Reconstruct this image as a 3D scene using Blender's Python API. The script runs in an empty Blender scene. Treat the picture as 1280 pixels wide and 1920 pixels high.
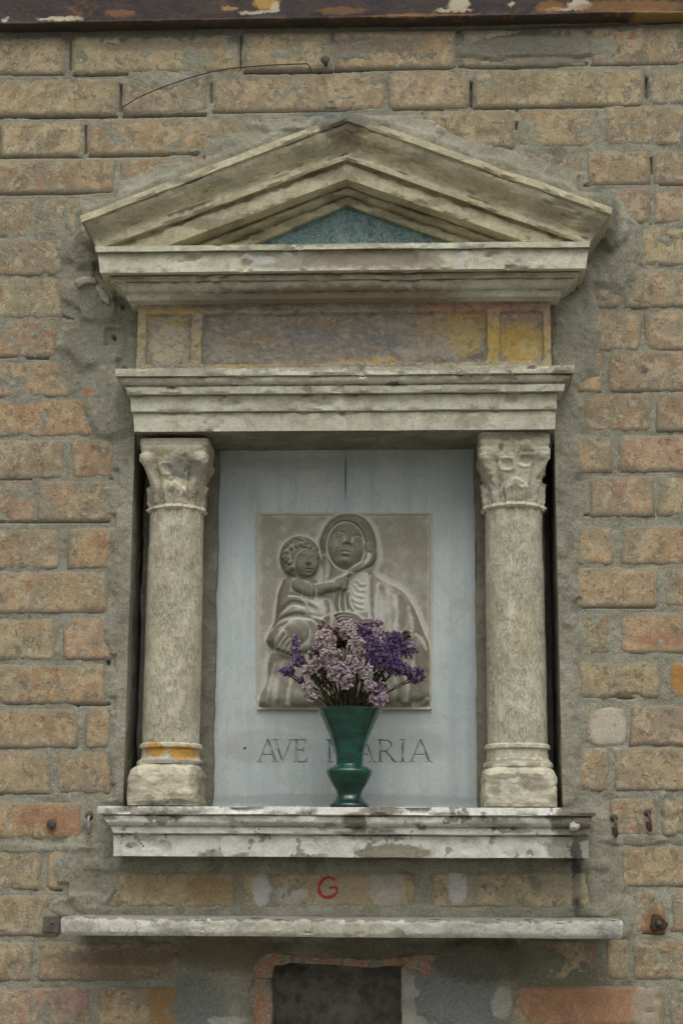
import bpy, math, random
import numpy as np
from mathutils import Matrix, Vector
random.seed(7)
# ------------------------------------------------------------------ camera
W_, H_, F_ = 1280., 1920., 3150.
PITCH, YAW, ROLL, DIST = math.radians(12), math.radians(2.5), math.radians(.29), 3.08
fw = np.array([-math.sin(YAW)*math.cos(PITCH), math.cos(YAW)*math.cos(PITCH), math.sin(PITCH)])
r0 = np.cross(fw, [0, 0, 1]); r0 /= np.linalg.norm(r0); u0 = np.cross(r0, fw)
rt = r0*math.cos(ROLL)+u0*math.sin(ROLL); up = u0*math.cos(ROLL)-r0*math.sin(ROLL)
cam_pos = np.array([DIST*math.tan(YAW), -DIST, 0.])
S = bpy.context.scene
cam = bpy.data.objects.new('camera', bpy.data.cameras.new('camera')); S.collection.objects.link(cam)
cam.matrix_world = Matrix([[rt[0], up[0], -fw[0], cam_pos[0]], [rt[1], up[1], -fw[1], cam_pos[1]],
                           [rt[2], up[2], -fw[2], cam_pos[2]], [0, 0, 0, 1]])
cam.data.sensor_fit = 'VERTICAL'; cam.data.sensor_height = 36; cam.data.lens = F_/H_*36
cam.data.clip_start = .05; cam.data.clip_end = 500
S.camera = cam
# ------------------------------------------------------------------ world and light
SUN_EL, SUN_AZ = math.radians(58), math.radians(-22)     # azimuth from -Y towards -X
w = bpy.data.worlds.new('World'); S.world = w; w.use_nodes = True
wn = w.node_tree; wn.nodes.clear()
sky = wn.nodes.new('ShaderNodeTexSky'); sky.sky_type = 'NISHITA'; sky.sun_disc = False
sky.sun_elevation = SUN_EL; sky.sun_rotation = math.radians(180)-SUN_AZ*-1
sky.dust_density = 6; sky.air_density = 1.2
hs = wn.nodes.new('ShaderNodeHueSaturation'); hs.inputs['Saturation'].default_value = .22
bg = wn.nodes.new('ShaderNodeBackground'); bg.inputs[1].default_value = .10
wo = wn.nodes.new('ShaderNodeOutputWorld')
wn.links.new(sky.outputs[0], hs.inputs['Color']); wn.links.new(hs.outputs[0], bg.inputs[0]); wn.links.new(bg.outputs[0], wo.inputs[0])
sl = bpy.data.lights.new('sun', 'SUN'); sl.energy = .8; sl.angle = math.radians(50); sl.color = (1, .975, .86)
so = bpy.data.objects.new('sun', sl); S.collection.objects.link(so)
sd = Vector((math.sin(SUN_AZ)*math.cos(SUN_EL), -math.cos(SUN_AZ)*math.cos(SUN_EL), math.sin(SUN_EL)))
so.rotation_euler = sd.to_track_quat('Z', 'Y').to_euler()
S.view_settings.view_transform = 'Standard'; S.view_settings.look = 'None'
S.view_settings.exposure = 0.25; S.view_settings.gamma = 1

# ------------------------------------------------------------------ geometry helpers
def P(px, py, Y):
    px, py, Y = np.broadcast_arrays(np.asarray(px, float), np.asarray(py, float), np.asarray(Y, float))
    u = (px-W_/2)/F_; v = (H_/2-py)/F_
    d = fw+u[..., None]*rt+v[..., None]*up
    return cam_pos+((Y-cam_pos[1])/d[..., 1])[..., None]*d
def proj(p):
    q = np.asarray(p)-cam_pos; k = q@fw
    return W_/2+F_*(q@rt)/k, H_/2-F_*(q@up)/k
def ZZ(py, Y, px=640): return P(px, py, Y)[..., 2]
def XX(px, py, Y): return P(px, py, Y)[..., 0]
def h2(ix, iy, s):
    h = np.sin(ix*127.1+iy*311.7+s*74.7)*43758.5453
    return h-np.floor(h)
def vn(x, y, s=0):
    ix = np.floor(x); iy = np.floor(y); fx = x-ix; fy = y-iy
    fx = fx*fx*(3-2*fx); fy = fy*fy*(3-2*fy)
    a = h2(ix, iy, s); b = h2(ix+1, iy, s); c = h2(ix, iy+1, s); d = h2(ix+1, iy+1, s)
    return (a*(1-fx)+b*fx)*(1-fy)+(c*(1-fx)+d*fx)*fy
def fbm(x, y, s=0, o=4, g=.5):
    r = 0; a = 1; t = 0
    for i in range(o):
        r = r+a*vn(x*2**i+i*17.3, y*2**i+i*9.1, s+i); t += a; a *= g
    return r/t*2-1
def sst(a, b, x):
    t = np.clip((x-a)/(b-a), 0, 1); return t*t*(3-2*t)
COL = S.collection
def mesh_obj(name, V, Fc, mat=None, parent=None, smooth=True, sharp=None, attrs=None, loc=None):
    V = np.asarray(V, float).reshape(-1, 3)
    if loc is not None: V = V-np.asarray(loc)
    me = bpy.data.meshes.new(name)
    if isinstance(Fc, np.ndarray):
        me.vertices.add(len(V)); me.vertices.foreach_set('co', V.ravel())
        n = Fc.shape[1]; me.loops.add(Fc.size); me.loops.foreach_set('vertex_index', Fc.ravel().astype(np.int32))
        me.polygons.add(len(Fc)); me.polygons.foreach_set('loop_start', np.arange(0, Fc.size, n, dtype=np.int32))
        me.polygons.foreach_set('loop_total', np.full(len(Fc), n, dtype=np.int32))
        me.update(calc_edges=True); me.validate()
    else:
        me.from_pydata(V.tolist(), [], Fc); me.update()
    if smooth:
        me.polygons.foreach_set('use_smooth', [True]*len(me.polygons))
        if sharp: me.set_sharp_from_angle(angle=math.radians(sharp))
    for k, a in (attrs or {}).items():
        a = np.asarray(a, np.float32)
        if a.ndim == 1:
            at = me.attributes.new(k, 'FLOAT', 'POINT'); at.data.foreach_set('value', a)
        else:
            at = me.attributes.new(k, 'FLOAT_COLOR', 'POINT')
            at.data.foreach_set('color', np.c_[a, np.ones(len(a))].astype(np.float32).ravel())
    o = bpy.data.objects.new(name, me); COL.objects.link(o)
    if mat: me.materials.append(mat)
    if loc is not None: o.location = loc
    if parent is not None: o.parent = parent
    return o
def grid_faces(n, m, wrap=False):
    i = np.arange(n-1)[:, None]; j = np.arange(m if wrap else m-1)[None, :]; j2 = (j+1) % m
    return np.stack([i*m+j, i*m+j2, (i+1)*m+j2, (i+1)*m+j], -1).reshape(-1, 4)
def thing(name, label, cat, loc=(0, 0, 0), group=None):
    o = bpy.data.objects.new(name, None); COL.objects.link(o); o.empty_display_size = .05
    o.location = loc; tag(o, label, cat, group); return o
def tag(o, label, cat, group=None):
    o['label'] = label; o['category'] = cat
    if group: o['group'] = group
    return o
def child(o, parent):                      # parent without moving
    o.parent = parent; bpy.context.view_layer.update()
    o.matrix_parent_inverse = parent.matrix_world.inverted(); return o
def ep(t, mode):
    if mode == 'cyma': return t*t*(3-2*t)
    if mode == 'cove': return 1-np.sqrt(np.clip(1-t*t, 0, 1))
    if mode == 'ovolo': return np.sqrt(np.clip(1-(1-t)**2, 0, 1))
    return t
def tube(pts, rad, n=8, cap=True):
    pts = np.asarray(pts, float); rad = np.broadcast_to(rad, (len(pts),))
    V = []; tn = np.gradient(pts, axis=0)
    for p, t, r in zip(pts, tn, rad):
        t = t/(np.linalg.norm(t)+1e-9); a = np.cross(t, [.13, .31, .94]); a /= np.linalg.norm(a)+1e-9; b = np.cross(t, a)
        for k in range(n):
            an = 2*math.pi*k/n; V.append(p+r*(math.cos(an)*a+math.sin(an)*b))
    Fc = grid_faces(len(pts), n, True).tolist()
    if cap: Fc += [list(range(n))[::-1], [(len(pts)-1)*n+k for k in range(n)]]
    return V, Fc
def spline(ctrl, n):
    c = np.asarray(ctrl, float); k = len(c); out = []
    for s in np.linspace(0, k-1, n):
        i = min(int(s), k-2); t = s-i
        p0, p1, p2, p3 = c[max(i-1, 0)], c[i], c[i+1], c[min(i+2, k-1)]
        out.append(.5*((2*p1)+(-p0+p2)*t+(2*p0-5*p1+4*p2-p3)*t*t+(-p0+3*p1-3*p2+p3)*t**3))
    return np.array(out)
def join(parts):
    V = []; Fc = []
    for v, f in parts:
        o = len(V); V += [tuple(q) for q in v]; Fc += [[i+o for i in g] for g in f]
    return V, Fc

# ------------------------------------------------------------------ node helpers
class N:
    def __init__(s, name, rough=.85, spec=.25):
        s.m = bpy.data.materials.new(name); s.m.use_nodes = True; s.t = s.m.node_tree; s.t.nodes.clear()
        s.out = s.t.nodes.new('ShaderNodeOutputMaterial'); s.b = s.t.nodes.new('ShaderNodeBsdfPrincipled')
        s.t.links.new(s.b.outputs[0], s.out.inputs[0]); s.b.inputs['Roughness'].default_value = rough
        s.b.inputs['Specular IOR Level'].default_value = spec
        s.pos = s.n('ShaderNodeNewGeometry').outputs['Position']
    def n(s, typ): return s.t.nodes.new(typ)
    def put(s, sock, v):
        if isinstance(v, bpy.types.NodeSocket): s.t.links.new(v, sock)
        elif isinstance(v, (tuple, list)):
            sock.default_value = (*v, 1) if (len(v) == 3 and sock.type == 'RGBA') else v
        else: sock.default_value = v
    def math(s, op, a, b=0., c=None, clamp=False):
        n = s.n('ShaderNodeMath'); n.operation = op; n.use_clamp = clamp; s.put(n.inputs[0], a); s.put(n.inputs[1], b)
        if c is not None: s.put(n.inputs[2], c)
        return n.outputs[0]
    def vec(s, op, a, b):
        n = s.n('ShaderNodeVectorMath'); n.operation = op; s.put(n.inputs[0], a); s.put(n.inputs[1], b)
        return n.outputs['Value'] if op == 'LENGTH' else n.outputs[0]
    def mix(s, f, a, b, mode='MIX'):
        n = s.n('ShaderNodeMix'); n.data_type = 'RGBA'; n.blend_type = mode
        s.put(n.inputs[0], f); s.put(n.inputs[6], a); s.put(n.inputs[7], b); return n.outputs[2]
    def noise(s, scale, detail=5, rough=.6, vec=None, col=False, stretch=None, off=0, dist=0):
        n = s.n('ShaderNodeTexNoise'); v = vec if vec is not None else s.pos
        if stretch: v = s.vec('MULTIPLY', v, stretch)
        if off: v = s.vec('ADD', v, (off, off*1.7, -off))
        s.put(n.inputs['Vector'], v); n.inputs['Scale'].default_value = scale; n.inputs['Detail'].default_value = detail
        n.inputs['Roughness'].default_value = rough; n.inputs['Distortion'].default_value = dist
        return n.outputs[1] if col else n.outputs[0]
    def rng(s, v, a, b, c=0., d=1., sm=True):
        n = s.n('ShaderNodeMapRange'); n.interpolation_type = 'SMOOTHSTEP' if sm else 'LINEAR'
        s.put(n.inputs[0], v); n.inputs[1].default_value = a; n.inputs[2].default_value = b
        n.inputs[3].default_value = c; n.inputs[4].default_value = d; return n.outputs[0]
    def ramp(s, f, stops):
        n = s.n('ShaderNodeValToRGB'); s.put(n.inputs[0], f); e = n.color_ramp.elements
        e[0].position, e[0].color = stops[0][0], (*stops[0][1], 1); e[1].position, e[1].color = stops[-1][0], (*stops[-1][1], 1)
        for p, c in stops[1:-1]:
            q = e.new(p); q.color = (*c, 1)
        return n.outputs[0]
    def attr(s, name, col=False):
        n = s.n('ShaderNodeAttribute'); n.attribute_name = name; return n.outputs['Color' if col else 'Fac']
    def warp(s, amp=.02, scale=45, detail=8):
        nz = s.noise(scale, detail, .72, col=True, off=3.1)
        d = s.vec('SUBTRACT', nz, (.5, .5, .5)); d = s.vec('MULTIPLY', d, (amp*2, 0, amp*2))
        return s.vec('ADD', s.pos, d)
    def patch(s, wp, px, py, rx, ry, Y=0., e=.35, k=1.):
        c = P(px, py, Y); sc = .00098
        d = s.vec('SUBTRACT', wp, (float(c[0]), 0., float(c[2]))); d = s.vec('MULTIPLY', d, (1/(rx*sc), 0., 1/(ry*sc*1.02)))
        l = s.vec('LENGTH', d, (0, 0, 0)); return s.rng(l, 1+e, 1-e, 0., k)
    def patches(s, col, lst, Y=0., amp=.02, scale=45):
        wp = s.warp(amp, scale)
        for q in lst:
            px, py, rx, ry, c = q[:5]; k = q[5] if len(q) > 5 else 1.; e = q[6] if len(q) > 6 else .22
            col = s.mix(s.patch(wp, px, py, rx, ry, Y, e, k), col, c)
        return col
    def bump(s, h, dist=.002, strength=1., prev=None):
        n = s.n('ShaderNodeBump'); n.inputs['Distance'].default_value = dist; n.inputs['Strength'].default_value = strength
        s.put(n.inputs['Height'], h)
        if prev is not None: s.put(n.inputs['Normal'], prev)
        s.t.links.new(n.outputs[0], s.b.inputs['Normal']); return n.outputs[0]
    def base(s, c): s.put(s.b.inputs['Base Color'], c)
def speckle(s, col, sc=420, amt=.22):
    g = s.noise(sc, 3, .75); g2 = s.noise(sc*.45, 4, .75, off=41)
    a = s.rng(g, .36, .64, 1-1.15*amt, 1+.75*amt, False); b = s.rng(g2, .34, .66, 1-.75*amt, 1+.5*amt, False)
    v = s.math('MULTIPLY', a, b); cc = s.n('ShaderNodeCombineColor'); [s.put(cc.inputs[i], v) for i in range(3)]
    return s.mix(1., col, cc.outputs[0], 'MULTIPLY')

CEM = (.245, .225, .175)
# ---- mortar
def mat_mortar():
    s = N('mortar_material', .95, .1)
    a = s.noise(9, 6, .62); b = s.noise(60, 5, .65, off=2); c = s.noise(3.2, 5, .6, off=8)
    col = s.ramp(a, [(.32, (.22, .21, .16)), (.5, (.30, .29, .218)), (.68, (.37, .36, .28))])
    col = s.mix(s.rng(b, .48, .62, 0, .4), col, (.36, .35, .295))
    col = s.mix(s.rng(c, .52, .72, 0, .5), col, (.20, .18, .135))
    col = s.mix(s.rng(s.noise(26, 7, .68, off=5, dist=.4), .55, .60, 0, .6), col, (.37, .36, .31))
    col = s.mix(s.rng(s.noise(20, 7, .72, off=11, dist=.5), .56, .63, 0, .5), col, (.155, .14, .105))
    B = (.20, .225, .225); BR = (.19, .145, .09); DG = (.15, .14, .11)
    col = s.patches(col, [(860, 1880, 85, 90, B, .75), (370, 1890, 50, 60, B, .6), (540, 1790, 230, 22, DG, .5),
        (430, 1790, 110, 30, BR, .6), (700, 1780, 90, 22, DG, .6), (900, 1800, 90, 40, (.13, .115, .08), .7), (1040, 1820, 90, 50, (.17, .155, .10), .6),
        (425, 1915, 35, 10, (.5, .5, .44), .8), (940, 1880, 18, 26, (.46, .46, .40), .8), (120, 1680, 60, 60, (.30, .28, .21), .6),
        (165, 530, 55, 18, (.42, .38, .31), .45), (168, 735, 14, 6, (.42, .17, .08), .8), (150, 480, 60, 45, (.17, .155, .115), .5),
        (620, 210, 60, 25, (.16, .18, .185), .7), (1130, 420, 30, 80, (.165, .155, .12), .6), (1060, 500, 30, 60, (.16, .13, .085), .6),
        (900, 90, 240, 40, (.16, .15, .12), .6), (1080, 1655, 9, 60, (.03, .03, .027), .8, .5),
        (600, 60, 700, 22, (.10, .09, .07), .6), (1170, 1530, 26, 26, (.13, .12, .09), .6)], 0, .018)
    s.base(speckle(s, col, 460, .26))
    h = s.math('ADD', s.noise(90, 6, .68), s.math('MULTIPLY', s.noise(420, 2, .6), .25))
    s.bump(h, .0035, .85); return s.m
def mat_brick(name='brick_material'):
    s = N(name, .95, .12)
    oi = s.n('ShaderNodeObjectInfo'); rnd = oi.outputs['Random']
    cm = s.n('ShaderNodeCombineXYZ'); s.put(cm.inputs[0], s.math('MULTIPLY', rnd, 37.)); s.put(cm.inputs[2], s.math('MULTIPLY', rnd, 91.))
    v = s.vec('ADD', s.pos, cm.outputs[0])
    a = s.noise(22, 6, .65, v); b = s.noise(75, 6, .7, v, off=4); c = s.noise(9, 4, .6, v, off=9)
    col = oi.outputs['Color']
    col = s.mix(s.rng(a, .38, .62, 0, 1), s.mix(.4, col, (.21, .16, .10)), s.mix(.35, col, (.52, .43, .27)))
    col = s.mix(s.rng(c, .46, .36, 0, .4), col, (.40, .265, .155))
    col = s.mix(s.rng(s.noise(13, 8, .66, v, off=51, dist=.7), .51, .56, 0, .65), col, (.285, .26, .19))
    col = s.mix(s.rng(s.noise(20, 8, .70, v, off=61, dist=.9), .535, .57, 0, .6), col, (.50, .42, .28))
    col = s.mix(s.rng(s.noise(30, 8, .72, v, off=71, dist=.6), .55, .59, 0, .6), col, (.17, .145, .11))
    col = s.mix(s.rng(s.noise(85, 5, .7, v, off=81), .56, .62, 0, .6), col, (.49, .43, .34))
    col = s.mix(s.rng(s.noise(95, 5, .7, v, off=85), .58, .64, 0, .6), col, (.13, .105, .08))
    col = s.mix(s.math('MULTIPLY', s.rng(s.noise(38, 6, .68, v, off=14), .62, .66, 0, .75), s.rng(c, .48, .56)), col, (.42, .17, .085))
    e = s.attr('edge')
    em = s.math('MULTIPLY', s.rng(s.math('ADD', e, s.math('MULTIPLY', s.math('SUBTRACT', b, .5), 1.3)), .62, .15, 0, 1), .75)
    col = s.mix(em, col, (.25, .225, .17))
    W = (.52, .51, .50); R = (.36, .17, .09)
    col = s.patches(col, [(490, 1670, 16, 30, W, .8), (545, 1678, 34, 16, W, .45), (725, 1665, 34, 34, W, .45), (857, 1658, 18, 34, (.55, .53, .52), .8),
        (1080, 1655, 9, 60, (.035, .035, .03), .85, .5), (395, 1670, 45, 28, (.30, .20, .10), .65), (300, 1660, 70, 22, (.36, .25, .14), .4),
        (640, 1660, 60, 30, (.40, .33, .22), .5), (1060, 1650, 60, 30, (.42, .37, .27), .45),
        (1140, 1365, 34, 40, (.50, .47, .38), .85), (1270, 1275, 22, 28, (.42, .20, .05), .85), (1175, 1305, 30, 10, (.12, .07, .05), .6),
        (120, 1545, 40, 26, (.36, .2, .12), .5), (90, 1530, 70, 20, R, .4), (1095, 1880, 120, 40, (.42, .20, .11), .6), (1210, 1890, 26, 40, (.42, .38, .29), .7),
        (310, 1885, 34, 40, (.30, .18, .075), .8), (210, 1815, 110, 22, (.24, .17, .10), .5), (230, 1795, 140, 14, (.17, .14, .10), .6),
        (1232, 1735, 30, 26, (.28, .13, .06), .7), (1230, 1200, 60, 12, (.38, .19, .12), .5), (960, 160, 60, 26, (.24, .2, .14), .4),
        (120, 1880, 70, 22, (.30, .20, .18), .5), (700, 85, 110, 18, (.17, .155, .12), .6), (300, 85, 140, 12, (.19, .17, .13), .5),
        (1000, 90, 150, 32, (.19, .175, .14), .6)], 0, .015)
    s.base(speckle(s, col, 420, .16))
    h = s.math('ADD', s.math('MULTIPLY', b, .8), s.math('MULTIPLY', s.noise(260, 3, .6), .4))
    s.bump(h, .0028, .8); return s.m
CR = (.56, .53, .41); CR2 = (.46, .435, .33); DRT = (.205, .19, .145); BRN = (.23, .185, .115)
def mat_stone(name, lst=(), Y=-.08, base=(CR2, CR), dirt=.5, streak=0, paint=None, amp=.02, rough=.9, bumpd=.0022, wscale=45, peel=(.56, .6)):
    s = N(name, rough, .2)
    a = s.noise(13, 6, .65); b = s.noise(70, 6, .7, off=3); c = s.noise(26, 8, .70, off=6, dist=.7)
    col = s.mix(s.rng(a, .4, .6), base[0], base[1])
    col = s.mix(s.rng(b, .45, .7, 0, .4), col, tuple(min(1, x*1.18) for x in base[1]))
    col = s.mix(s.rng(c, .53, .575, 0, dirt), col, DRT)
    col = s.mix(s.rng(s.noise(100, 6, .7, off=26), .56, .61, 0, dirt), col, DRT)
    col = s.mix(s.rng(s.noise(22, 6, .72, off=16, stretch=(.35, 1, 1)), .53, .60, 0, dirt*.8), col, BRN)
    if streak:
        st = s.noise(60, 5, .7, stretch=(1, 1, .05), off=7)
        col = s.mix(s.math('MULTIPLY', s.attr('shaft'), s.rng(st, .5, .72, 0, streak)), col, (.33, .31, .24))
        tv = s.noise(40, 4, .6, off=3); tv2 = s.noise(560, 3, .65, stretch=(1.3, 1.3, .17)); sh_ = s.attr('shaft')
        tool = s.math('MULTIPLY', sh_, s.math('MULTIPLY', s.rng(tv2, .50, .60), s.rng(tv, .30, .6)))
        col = s.mix(s.math('MULTIPLY', tool, .42), col, (.22, .20, .15))
    h = s.math('ADD', s.math('MULTIPLY', b, .8), s.math('MULTIPLY', s.noise(300, 3, .6), .4))
    h = s.math('SUBTRACT', h, s.math('MULTIPLY', s.rng(c, .53, .575), .25))
    if streak: h = s.math('SUBTRACT', h, s.math('MULTIPLY', tool, .5))
    if paint:
        pn = s.noise(24, 7, .62, off=31); pm = s.rng(pn, peel[1], peel[0])
        pc = s.mix(s.rng(s.noise(40, 6, .7, off=33), .4, .7), paint, tuple(x*.78 for x in paint))
        col = s.mix(pm, s.mix(.5, col, DRT), pc); h = s.math('ADD', h, s.math('MULTIPLY', pm, .7))
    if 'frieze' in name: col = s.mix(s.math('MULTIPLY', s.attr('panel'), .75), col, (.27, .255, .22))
    if 'frieze' in name:
        q = s.noise(48, 9, .76, off=70, dist=.9, stretch=(.7, 1, 1.2)); q2 = s.noise(60, 8, .75, off=90, dist=.8)
        col = s.mix(s.rng(q, .54, .575, 0, .65), col, (.42, .40, .34)); col = s.mix(s.rng(q, .46, .425, 0, .6), col, (.21, .19, .165))
        col = s.mix(s.rng(q2, .58, .61, 0, .5), col, (.46, .36, .19)); col = s.mix(s.rng(q2, .42, .39, 0, .3), col, (.40, .24, .15))
    if lst: col = s.patches(col, lst, Y, amp, wscale)
    if 'frieze' in name:
        q3 = s.noise(75, 8, .72, off=120, dist=.6, stretch=(.8, 1, 1.1)); q4 = s.noise(55, 8, .74, off=140, dist=.9)
        col = s.mix(s.rng(q3, .545, .575, 0, .5), col, (.47, .44, .36)); col = s.mix(s.rng(q3, .45, .42, 0, .55), col, (.19, .17, .14))
        col = s.mix(s.rng(q4, .575, .60, 0, .6), col, (.47, .31, .14))
    s.base(speckle(s, col, 470, .12)); s.bump(h, bumpd, .9)
    return s.m
GR = (.19, .18, .15)
M_mortar = mat_mortar(); M_brick = mat_brick()
M_rake = mat_stone('pediment_stone', [(700, 235, 70, 10, (.2, .195, .16), .7), (560, 245, 70, 12, (.26, .25, .19), .6), (640, 240, 50, 26, (.19, .18, .14), .9), (330, 345, 150, 7, (.3, .3, .25), .5), (860, 300, 140, 10, (.3, .28, .2), .45), (650, 262, 30, 26, BRN, .6), (600, 285, 60, 8, (.3, .28, .2), .5),
    (620, 320, 50, 14, (.33, .285, .19), .7), (648, 350, 45, 12, (.24, .215, .16), .7), (420, 415, 90, 14, (.2, .175, .12), .5), (760, 375, 90, 10, (.27, .23, .15), .5),
    (560, 390, 60, 10, (.26, .235, .17), .5), (900, 340, 110, 24, (.42, .37, .24), .4), (1040, 395, 60, 20, (.28, .25, .18), .5), (300, 395, 120, 20, (.40, .365, .26), .5),
    (180, 440, 30, 20, (.34, .315, .24), .6), (1115, 425, 26, 22, (.27, .25, .2), .6)], -.12, ((.50, .455, .30), (.62, .575, .40)), .2)
M_corn = mat_stone('cornice_stone', [(560, 492, 110, 17, (.30, .275, .22), .8, .3), (700, 488, 120, 18, (.285, .24, .18), .85, .3), (490, 491, 30, 9, (.55, .54, .5), .9, .3), (510, 540, 9, 40, (.5, .49, .43), .7, .3),
    (640, 540, 240, 16, (.27, .215, .14), .85, .3), (430, 545, 80, 16, (.29, .26, .2), .6, .3), (800, 495, 40, 14, (.25, .19, .14), .5), (860, 485, 12, 30, (.5, .5, .45), .6),
    (340, 548, 30, 14, (.30, .25, .18), .6), (640, 462, 200, 5, (.3, .28, .23), .6)], -.11, ((.54, .52, .40), (.65, .64, .50)), .14, amp=.016, wscale=60)
YO = (.62, .43, .11); PK = (.50, .24, .19); PU = (.235, .225, .235)
M_frieze = mat_stone('frieze_stone', [(640, 635, 250, 34, (.285, .26, .215), .7), (560, 625, 60, 20, PU, .7), (700, 640, 60, 18, PU, .65), (480, 640, 40, 20, (.27, .24, .18), .6),
    (600, 605, 60, 7, (.38, .24, .14), .6), (740, 605, 30, 8, (.40, .40, .38), .5), (500, 625, 12, 8, (.45, .27, .12), .6), (330, 584, 60, 6, YO, .8), (266, 610, 9, 60, (.52, .42, .2), .7), (370, 640, 6, 34, (.5, .38, .16), .6),
    (312, 640, 36, 40, (.50, .455, .32), .85), (330, 605, 26, 8, (.5, .36, .1), .6), (690, 676, 70, 5, YO, .7), (500, 686, 90, 4, (.46, .3, .14), .6), (450, 690, 60, 4, YO, .5),
    (850, 605, 80, 34, (.46, .34, .17), .6), (870, 640, 34, 26, (.50, .37, .15), .8), (800, 655, 60, 18, (.40, .36, .28), .6), (870, 600, 40, 16, (.48, .33, .12), .7), (890, 664, 20, 12, (.17, .15, .1), .8),
    (925, 640, 12, 50, (.52, .37, .09), .9), (975, 640, 42, 44, (.50, .34, .09), .9), (990, 655, 22, 18, (.56, .44, .2), .7), (975, 600, 34, 9, (.42, .25, .15), .6), (1025, 640, 8, 50, (.50, .38, .16), .8),
    (900, 577, 110, 7, PK, .85), (1000, 579, 40, 8, (.48, .29, .22), .8), (920, 590, 14, 10, PK, .7), (1024, 600, 8, 16, PK, .7), (900, 686, 120, 5, (.55, .5, .35), .7)],
    -.035, ((.33, .30, .225), (.45, .41, .31)), .5, amp=.03, wscale=50)
M_arch = mat_stone('architrave_stone', [(575, 730, 12, 6, DRT, .7), (735, 720, 16, 5, (.14, .13, .1), .8), (885, 785, 34, 14, (.34, .29, .2), .6), (1055, 705, 20, 12, (.22, .18, .12), .7),
    (320, 706, 110, 6, (.3, .28, .21), .6), (640, 695, 420, 5, (.27, .25, .18), .6), (860, 698, 150, 5, (.33, .31, .24), .5)], -.07, ((.54, .52, .40), (.65, .64, .51)), .16)
M_sill = mat_stone('sill_painted_stone', [(735, 1600, 70, 16, (.31, .28, .21), .95, .15), (665, 1540, 22, 16, (.22, .19, .14), .9, .2), (715, 1522, 40, 9, (.25, .225, .18), .9, .2), (1075, 1540, 42, 30, (.255, .235, .18), .95, .12),
    (1075, 1590, 50, 24, (.30, .275, .21), .8, .15), (310, 1520, 90, 7, (.3, .28, .22), .7), (395, 1602, 22, 8, (.3, .27, .22), .8), (590, 1605, 22, 5, (.3, .27, .22), .8), (1080, 1600, 8, 22, (.05, .05, .04), .8),
    (200, 1530, 16, 14, (.50, .47, .37), .6), (700, 1566, 60, 10, (.33, .3, .24), .7), (930, 1545, 60, 8, (.3, .27, .19), .6), (540, 1545, 110, 5, (.42, .38, .27), .5)],
    -.08, ((.45, .43, .34), (.58, .56, .47)), .2, paint=(.80, .80, .73), amp=.016, peel=(.585, .60), wscale=60)
M_colL = mat_stone('left_column_stone', [(345, 875, 34, 22, (.235, .225, .19), .9), (300, 925, 40, 18, (.28, .26, .21), .6), (370, 925, 30, 14, (.28, .24, .19), .7), (300, 850, 20, 6, (.42, .31, .16), .6),
    (290, 1405, 22, 12, (.52, .27, .05), .9), (340, 1410, 26, 12, (.52, .28, .05), .9), (325, 1427, 60, 6, (.23, .225, .215), .6), (370, 1460, 16, 30, (.25, .23, .18), .7), (250, 1470, 12, 30, (.36, .34, .28), .5), (310, 1505, 60, 6, (.18, .175, .15), .8)],
    -.03, ((.54, .505, .37), (.63, .595, .45)), .14, streak=.45, amp=.012)
M_colR = mat_stone('right_column_stone', [(985, 850, 16, 16, (.29, .25, .18), .8), (930, 900, 24, 14, (.33, .31, .25), .6), (970, 925, 30, 14, (.3, .28, .2), .6), (940, 836, 6, 6, (.26, .19, .12), .9), (960, 820, 66, 6, (.26, .23, .17), .6),
    (960, 1425, 60, 4, (.25, .23, .19), .7), (960, 1455, 60, 5, (.24, .22, .17), .8), (1000, 1470, 30, 16, (.32, .29, .22), .7), (930, 1475, 10, 24, (.3, .28, .24), .6), (985, 1180, 16, 60, (.5, .43, .26), .4)],
    -.03, ((.54, .51, .38), (.63, .60, .465)), .14, streak=.45, amp=.012)
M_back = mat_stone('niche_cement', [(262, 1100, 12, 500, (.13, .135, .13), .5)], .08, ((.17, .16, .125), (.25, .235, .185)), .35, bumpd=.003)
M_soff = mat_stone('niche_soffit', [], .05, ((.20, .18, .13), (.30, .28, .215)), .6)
M_shelf = mat_stone('shelf_marble', [(960, 1745, 220, 22, (.37, .37, .33), .5), (700, 1742, 40, 14, (.5, .47, .37), .6), (150, 1745, 26, 16, (.33, .31, .25), .6), (1140, 1745, 20, 18, (.3, .3, .28), .7), (640, 1722, 560, 4, (.17, .165, .15), .8, .3), (560, 1742, 120, 12, (.42, .39, .3), .5)],
    -.13, ((.47, .455, .38), (.62, .605, .52)), .4, amp=.012)
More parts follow.
